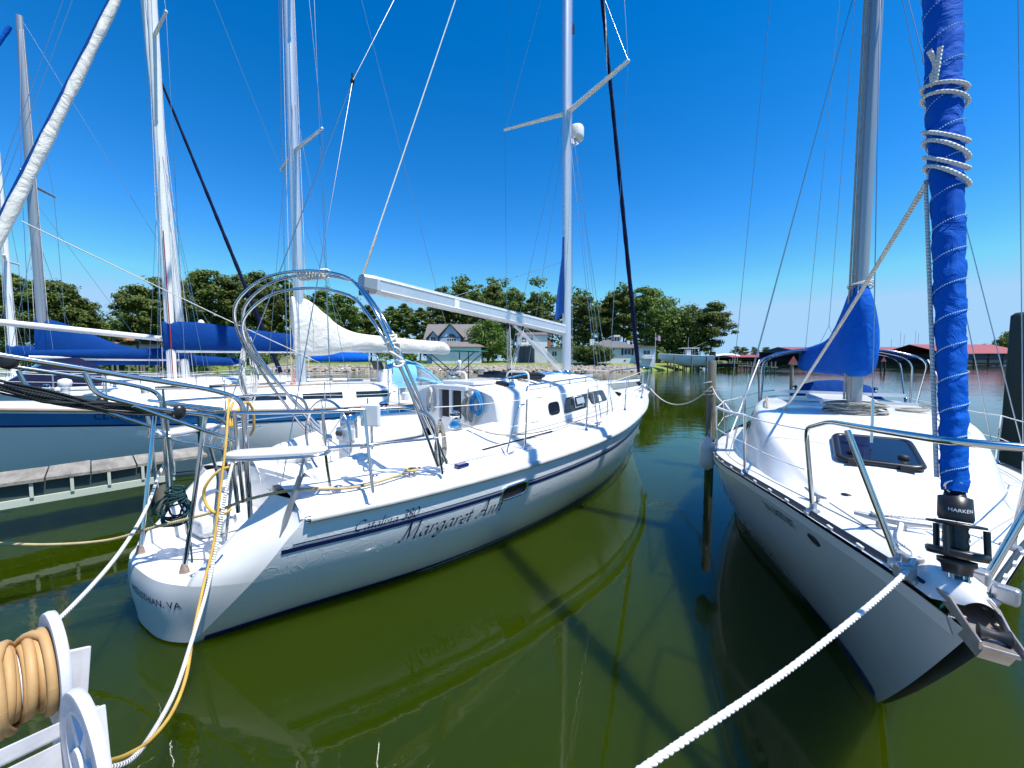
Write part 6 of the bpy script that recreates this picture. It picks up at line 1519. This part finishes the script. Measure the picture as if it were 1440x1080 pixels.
# ================================================================ finger pier, pilings
M['plank']=mat('weathered_planks',(.15,.135,.11),.9,0,(4,(.37,.34,.29),.22),(22,.9,.012),(1.6,.35,1)); M['pale']=mat('pale_green_timber',(.42,.47,.38),.85,0,(3,(.52,.56,.47),.3),(18,.4,.004),(.15,1,1)); M['dkw']=mat('dark_stringer_timber',(.035,.06,.06),.7)  # stringers get one even tone, darker than planks and lower beam
FA=math.radians(47.5); fo=MF.w((0,3.66,0)); PR=thing('finger_pier','weathered plank finger pier with pale lower beam between the yachts','finger pier',(fo.x,fo.y,0),FA); R.seed(12)
mb=MB(); x=-6.0
while x<.45:
    w_=R.uniform(.20,.26)*1.9; P=[V((x+.008,-.03+R.uniform(-.03,.02),.78)),V((x+w_-.008,-.03+R.uniform(-.03,.02),.78)),V((x+w_-.008,.86+R.uniform(-.03,.03),.78)),V((x+.008,.86,.78))]
    dzp=R.uniform(-.006,.006); P=[q+V((0,0,dzp)) for q in P]; mb.hexa(P+[q+V((0,0,.042+R.uniform(-.004,.004))) for q in P]); x+=w_
mb.build('planks',M['plank'],PR); mb=MB()
for y in(.0,.80): mb.box((-2.75,y+.02,.52),(6.4,.05,.10))
mb.build('lower_beam',M['pale'],PR); mb=MB()
for i in range(18): mb.box((-5.85+i*.37,-.012,.675),(.035,.03,.21))
build_pieces(mb,'spacer',M['pale'],PR); mb=MB()
for y in(.06,.76): mb.box((-2.75,y,.67),(6.3,.05,.2))
mb.build('stringer',M['dkw'],PR); mb=MB()
for x in(-5.5,-2.5,.3):
    for y in(.12,.7): mb.rod((x,y,-.8),(x,y,.77),.11,9)
build_pieces(mb,'pile',M['pile'],PR)
p=at(1000,560,8.7); pile((p.x,8.7,0),.092,2.45,'slim grey-green piling between the two big sloops, rope tied round it')
p=at(1436,500,7.2); q=pile((p.x+.05,7.2,0),.20,2.45+67*7.2/FPX,'dark thick piling cut by the right edge of the picture'); q.data.materials[0]=mat('dark_weathered_piling',(.035,.04,.03),.9,0,(1.2,(.07,.075,.055),.3),(6,.5,.05),(1,1,.2))
# ================================================================ ropes, fender, reel
def rope_obj(P,r,m,name,label,cat='mooring rope',n=8):
    mb=MB(); mb.tube(P,r,n); return tag(mb.build(name,M[m]),label,cat)
def laid_rope(P,r,m,name,label,pitch=.11):
    P=[V(p) for p in P]; mb=MB(); seg=[]; L=0
    Q=[P[0]]
    for a,b in zip(P,P[1:]):
        k=max(1,int((b-a).length/.012)); Q+= [a.lerp(b,(i+1)/k) for i in range(k)]
    u=None; paths=[[],[],[]]
    for i,p in enumerate(Q):
        t=(Q[min(i+1,len(Q)-1)]-Q[max(i-1,0)]).normalized()
        if u is None: u=t.orthogonal().normalized()
        u=(u-t*u.dot(t)).normalized(); w_=t.cross(u)
        if i: L+=(p-Q[i-1]).length
        for k in range(3): a=2*PI*(L/pitch+k/3); paths[k].append(p+(u*math.cos(a)+w_*math.sin(a))*r*.52)
    for q in paths: mb.tube(q,r*.56,7)
    return tag(mb.build(name,M[m]),label,'mooring rope')
M['lay']=mat('laid_white_rope',(.76,.75,.73),.8,0,(40,(.66,.65,.62),.3),(160,.4,.002))
ck=RF.w((8.62,-(H2.half(8.62,1)-.02),H2.sh(8.62)+.085)); ed=at(870,1105,.92)
m_=ck.lerp(ed,.5)+V((0,0,-.05)); cl=RF.w(CR+V((0,0,.05)))
laid_rope(cr([ed-V((.3,.1,.12)),ed,m_,ck+V((-.01,-.02,.012)),ck.lerp(cl,.5)+V((0,0,.0)),cl+V((.05,0,.0)),cl+V((.0,.08,.02)),cl+V((-.05,.02,.03)),cl+V((.35,-.02,.0))],14),.0108,'lay','mooring_rope','thick white three-strand rope running up to the bow chock of the right sloop',.062)
# bow line of the middle sloop to the slim piling
bw=MF.w((10.2,-.28,1.66)); pl=at(999,545,8.62)
P=sag(bw,pl,.42,22); P=P+[pl+V((.10*math.cos(a)+.0,.10*math.sin(a)+.09,.01*i)) for i,a in enumerate([-1.6+.5*k for k in range(14)])]
rope_obj(P,.014,'rw','mooring_rope','white bow rope hanging in a loop from the middle sloop to the slim piling')
s0=RF.w((6.55,-(H2.half(6.55,1)-.05),H2.sh(6.55)+.62)); rope_obj(sag(pl+V((.06,0,-.03)),RF.w((3.7,-1.50,1.72)),.05,10)+sag(RF.w((3.7,-1.50,1.72)),s0,.06,8)[1:],.013,'rw','mooring_rope','white rope from the slim piling along the right sloop lifelines')
rope_obj([at(998,558,8.6)+V((.10*math.cos(a),.12*math.sin(a)+.05,.006*i)) for i,a in enumerate([.5*k for k in range(26)])]+[at(1000,600,8.55),at(999,640,8.58)],.012,'rg','rope_tail','greyed rope coiled round the slim piling with its tail hanging','rope')
# jib sheet of the right sloop
a=RF.w(jb+jn*1.70+jdir(1.3)*(jr(1.7)+.01)); b=atz(1094,588,1.66)
rope_obj(sag(a,b,.05,18),.0125,'rw','jib_sheet','white sheet slanting from the blue furled jib down to the cabin edge','rope')
rope_obj([RF.w(jb+jn*(1.72-1.5*i/12)+jdir(1.55)*(jr(1.72-1.5*i/12)+.012)) for i in range(13)],.0085,'rw','jib_sheet','thin white line hanging down the left side of the blue furled jib','rope')
def coil(c,n_,rx,ry,r,m,name,label,ax=(1,0,0),cat='rope',seed=0,hang=True,fl=.3):
    R.seed(seed); mb=MB(); ax=V(ax).normalized(); up=V((0,0,1)) if hang else V((0,1,0)); sd=up.cross(ax)
    P=[]
    for k in range(n_):
        a0=R.uniform(-.3,.3); dx,dy=R.uniform(.45,1.2),R.uniform(.75,1.15); o_=R.uniform(-1,1)*rx*fl; w_=R.uniform(-.2,.2)
        for i in range(14):
            a=2*PI*i/14; P.append(V(c)+sd*(rx*dx*math.sin(a)*(1-.35*math.cos(a))+w_*rx)+up*(ry*dy*math.cos(a)-ry*.9+(ry if not hang else 0)*.9)+ax*(o_+.4*o_*math.sin(a)))
    mb.tube(cr(P,2),r,6); return mb,name,m,label,cat
def put(t): mb,name,m,label,cat=t; return tag(mb.build(name,M[m]),label,cat)
# spare lines on the right sloop
o=RF.w((4.55,.55,1.86)); put(coil(o,6,.15,.11,.011,'rg','coiled_rope','small greyed coil lying on the cabin roof of the right sloop',(0,0,1),'rope',3,False,.12))
# lines at the companionway of the middle sloop
bk=3.30
for (y,z,n_,rx,ry,m,lb,sd) in ((.50,1.98,8,.10,.17,'rw','white coil hanging left of the companionway of the middle sloop',1),(-.42,1.93,7,.09,.17,'rg','grey-white coil hanging just right of the companionway',2),(-.62,1.99,9,.11,.15,'rb','bright blue coil hanging at the cabin front of the middle sloop',4),(-.52,1.95,5,.09,.20,'rw','white line bunch between the grey and the blue coils',6)):
    put(coil(MF.w((bk,y,z)),n_+5,rx*.8,ry*1.1,.009,m,'coiled_rope',lb,MF.fx,'rope',sd,True,.3))
put(coil(MF.w((1.02,1.40,2.72)),9,.08,.42,.009,'rw','coiled_rope','long white coil hanging from the left side of the stainless hoop',MF.py,'rope',8))
put(coil(MF.w((2.08,-1.40,1.80)),5,.06,.25,.010,'rg','coiled_rope','thin greyed coil hanging at the right foot of the stainless hoop',MF.py,'rope',9))
rope_obj(cr([MF.w(p) for p in((2.72,-.93,1.66),(3.2,-1.15,1.47),(3.9,-1.28,1.42),(4.9,-1.22,1.44),(6.0,-1.12,1.47),(7.6,-.85,1.50))],6),.010,'rg','jib_sheet','greyed sheet lying along the side deck from the winch of the middle sloop','rope')
rope_obj(cr([MF.w(p) for p in((4.0,-.35,2.14),(4.5,-.4,2.2),(5.2,-.28,2.22),(6.2,-.14,2.2))],6),.012,'rb','halyard_tail','blue line led aft over the cabin roof of the middle sloop','rope')
# green coil and its hanger at the stern
gc=at(243,688,3.52); up_=at(229,548,3.55); rope_obj([up_,gc],.009,'rgn','hanging_line','thin dark green line hanging from the davit','rope')
mb=MB(); R.seed(31); P=[]
for k in range(9):
    w_=R.uniform(.05,.10); h_=R.uniform(.20,.30); ox=R.uniform(-.04,.04); a0=R.uniform(-.5,.5)
    for i in range(12):
        a=2*PI*i/12; P.append(gc+V((ox+w_*math.sin(a)*(1.1-.5*math.cos(a)),R.uniform(-.03,.03)+.05*math.sin(a0+a),-.05-h_*.5+h_*.5*math.cos(a)*1.0)))
mb.tube(cr(P,2),.0085,6)
for k in range(7): mb.tube([gc+V((.075*math.cos(a)+.02,.06*math.sin(a),-.06+.018*(k-3)+.02*math.sin(a+k))) for a in [2*PI*i/12 for i in range(12)]],.0085,6,closed=True)
mb.tube(cr([gc+V((.04,0,-.1)),gc+V((.10,0,-.25)),gc+V((.15,-.02,-.45)),gc+V((.19,-.05,-.72))],5),.008,6); tag(mb.build('coiled_rope',M['rgn']),'dark green knotted coil hanging at the open stern','rope')
put(coil(MF.w((.42,.96,1.86)),8,.05,.22,.009,'rgn','coiled_rope','dark green coil hanging on the far stern post',MF.fx,'rope',12))
# stern lines
cw=MF.w(CLT+V((0,0,.05))); 
def thru(pts): return cr([at(*p) if isinstance(p,tuple) else p for p in pts],8)
rope_obj(thru([(-40,762,3.6),(60,766,3.55),(150,760,3.5),(215,742,3.45),(300,720,3.4),(350,702,3.35),(415,689,3.42),MF.w((1.25,-1.22,dk(1.25)+.03)),cw+V((0,0,0))])+[cw+V((.06*math.cos(a),.05*math.sin(a),.01)) for a in [.6*k for k in range(14)]],.0135,'rt','stern_rope','tan stern rope stretched level from the left edge to the deck cleat')
rope_obj(thru([(40,905,2.2),(92,862,2.45),(150,800,2.9),(185,752,3.35),(207,712,3.75),(222,672,4.1),(236,640,4.35),(243,622,4.5)]),.015,'rw','stern_rope','white stern rope rising from behind the hose reel to the far stern corner')
# power cord and white rope falling from the rail
rope_obj(thru([(322,560,3.35),(318,620,3.15),(311,680,3.02),(301,760,2.88),(287,820,2.72),(272,890,2.5),(262,950,2.2),(243,1000,1.95),(212,1040,1.72),(178,1062,1.55),(150,1072,1.42),(120,1085,1.3)]),.0095,'ry','shore_power_cord','yellow-orange cord falling from the stern rail to the dock','cord')
rope_obj(thru([(330,640,3.2),(318,690,3.02),(306,760,2.9),(291,830,2.70),(270,900,2.42),(247,970,2.12),(215,1030,1.8),(185,1068,1.55),(150,1082,1.42),(110,1095,1.3)]),.0125,'rw','stern_rope','white rope beside the yellow cord from the stern down to the dock')
rope_obj(thru([(330,655,3.2),(308,662,3.1),(290,682,3.05),(287,700,3.05),(297,718,3.02),(314,722,3.05),(325,716,3.1)]),.011,'ry','shore_power_cord','loop of orange cord hanging inside the open stern','cord')
rope_obj(thru([(328,566,3.6),(322,585,3.5),(326,600,3.45),(330,585,3.5),(345,566,3.7),(355,575,3.8),(357,600,3.85),(352,612,3.9)]),.012,'ry','shore_power_cord','short orange cord knotted round the stern rail','cord')
# fender
fp=at(995,616,5.35); mb=MB(); mb.lathe([(.02,.02),(.035,0),(.045,-.03),(.085,-.07),(.098,-.13),(.098,-.34),(.085,-.40),(.045,-.43),(.03,-.45)],fp,None,22)
for k in range(22): pass
mb.tube([fp+V((0,0,.0)),fp+V((.02,0,.12)),RF.w((5.2,-1.44,1.22))],.006,6); tag(mb.build('fender',M['fend']),'dirty white ribbed fender hanging between slim piling and right sloop','fender')
# ================================================================ dock edge and hose reel, bottom left
M['rpl']=mat('chalky_white_plastic',(.66,.66,.69),.55,0,(9,(.50,.50,.53),.22),(40,.3,.003)); M['hose1']=mat('cream_hose',(.66,.55,.42),.6,0,(10,(.50,.38,.26),.25),(45,.5,.004)); M['hose2']=mat('orange_brown_hose',(.55,.34,.14),.6,0,(6,(.40,.24,.10),.3),(60,.12,.002))
R1=V((-1.72,1.385,1.30)); R2=V((-1.30,1.106,1.24)); n1=V((math.cos(1.02),math.sin(1.02),-.02)).normalized(); n2=V((math.cos(1.05),math.sin(1.05),0)).normalized()
RL=thing('hose_reel','white plastic hose reel standing on the dock edge at the bottom left','hose reel',(0,0,0))
def reel_wheel(h,n,r,sp,ph,name):
    u=n.cross(V((0,0,1))).normalized(); w_=n.cross(u); k_=r/.2; mb=MB(); rows=[]
    for k in range(45):
        a=2*PI*k/44; e=u*math.cos(a)+w_*math.sin(a)
        rows.append([h+e*(q*k_)+n*x for q,x in((.2,-.014),(.204,0),(.2,.014),(.186,.016),(.160,.006),(.146,.012),(.136,.012),(.136,-.012),(.146,-.012),(.160,-.006),(.186,-.016),(.2,-.014))])
    mb.grid(rows)
    for k in range(sp):
        a=2*PI*k/sp+ph; e=u*math.cos(a)+w_*math.sin(a); t=n.cross(e)
        mb.prism([h+e*.02*k_+t*.026-n*.009,h+e*.02*k_-t*.026-n*.009,h+e*.140*k_-t*.013-n*.009,h+e*.140*k_+t*.013-n*.009],n*.018)
    mb.lathe([(.040,-.02),(.045,0),(.040,.02)],h,n,16); return mb.build(name,M['rpl'],RL,fix=True)
reel_wheel(R1,n1,.2,5,.5,'reel_flange'); reel_wheel(R2,n2,.2,5,.2,'reel_wheel')
ax0=R1; ax1=R1-n1*.62
mb=MB(); mb.rod(ax0,ax1,.10,20); mb.build('drum',M['rpl'],RL)
def hosewrap(t0,t1,n_,rad,r,m,label,sd):
    R.seed(sd); u=n1.cross(V((0,0,1))).normalized(); w_=n1.cross(u); mb=MB(); P=[]
    for k in range(n_*20+1):
        t=k/(n_*20); a=2*PI*k/20; rr=rad+.008*math.sin(k*.21); P.append(ax0.lerp(ax1,lerp(t0,t1,t)+.012*math.sin(a*.5+k*.03))+(u*math.cos(a)+w_*math.sin(a))*rr)
    mb.tube(P,r,10)
    for q in range(3):
        s0=R.uniform(t0+.03,t1-.03); sl=R.choice([-1,1])*R.uniform(.010,.022); P=[ax0.lerp(ax1,min(t1,max(t0,s0+sl*(i-10))))+(u*math.cos(2*PI*i/26+q)+w_*math.sin(2*PI*i/26+q))*(rad+r*1.75) for i in range(27)]; mb.tube(P,r,10)
    return tag(mb.build('hose',M[m]),label,'hose')
hosewrap(.04,.22,6,.118,.0145,'hose2','orange-brown hose wound on the right half of the reel drum',3)
hosewrap(.25,.95,20,.118,.0145,'hose1','cream hose wound on the left half of the reel drum',6)
# frame board and leg of the reel
def slab(P,vec,name): mb=MB(); mb.prism(P,vec); return mb.build(name,M['rpl'],RL,fix=True,bevel=.006)
b0=at(112,1003,1.24); b1=at(-60,1082,1.02); dn=V((0,0,-.055)); bk_=V((-.02,-.05,.0))
slab([b0,b1,b1+dn,b0+dn],V((.028,.040,0)),'frame_board'); slab([b0+dn*1.25,b1+dn*1.25,b1+dn*3.0,b0+dn*3.0],V((.022,.032,0)),'frame_board')
q0=at(100,1010,1.23); q1=at(128,1000,1.22)
slab([q0,q1,V((q1.x+.07,q1.y-.05,.86)),V((q1.x+.01,q1.y-.10,.86))],V((.02,.03,0)),'frame_leg')
f0=V((b1.x,b1.y,b1.z)); slab([f0,f0+V((.06,.03,0)),V((f0.x+.06,f0.y+.03,.86)),V((f0.x,f0.y,.86))],V((.02,-.03,0)),'frame_leg')
slab([R1+V((-.02,.03,.03)),R1+V((.05,.06,.03)),V((R1.x+.05,R1.y+.0,.86)),V((R1.x-.02,R1.y-.03,.86))],n1*.02,'frame_leg')
DK=thing('dock','weathered plank dock under the hose reel','dock',(0,0,0)); mb=MB(); R.seed(3)
x=-5.0
while x<4: mb.hexa([V((x,-3,.80)),V((x+.137,-3,.80)),V((x+.137,1.42+R.uniform(-.015,.015),.80)),V((x,1.42,.80)),V((x,-3,.845)),V((x+.137,-3,.845)),V((x+.137,1.42,.845)),V((x,1.42,.845))]); x+=.145
mb.build('planks',M['plank'],DK); mb=MB()
for y in(-2.5,1.2): mb.box((-.5,y,.7),(9,.09,.2))
mb.build('stringer',M['dkw'],DK); mb=MB()
for x in(-4.5,-1.5,1.5,3.8): mb.rod((x,1.0,-.8),(x,1.0,.8),.12,10)
build_pieces(mb,'pile',M['pile'],DK)
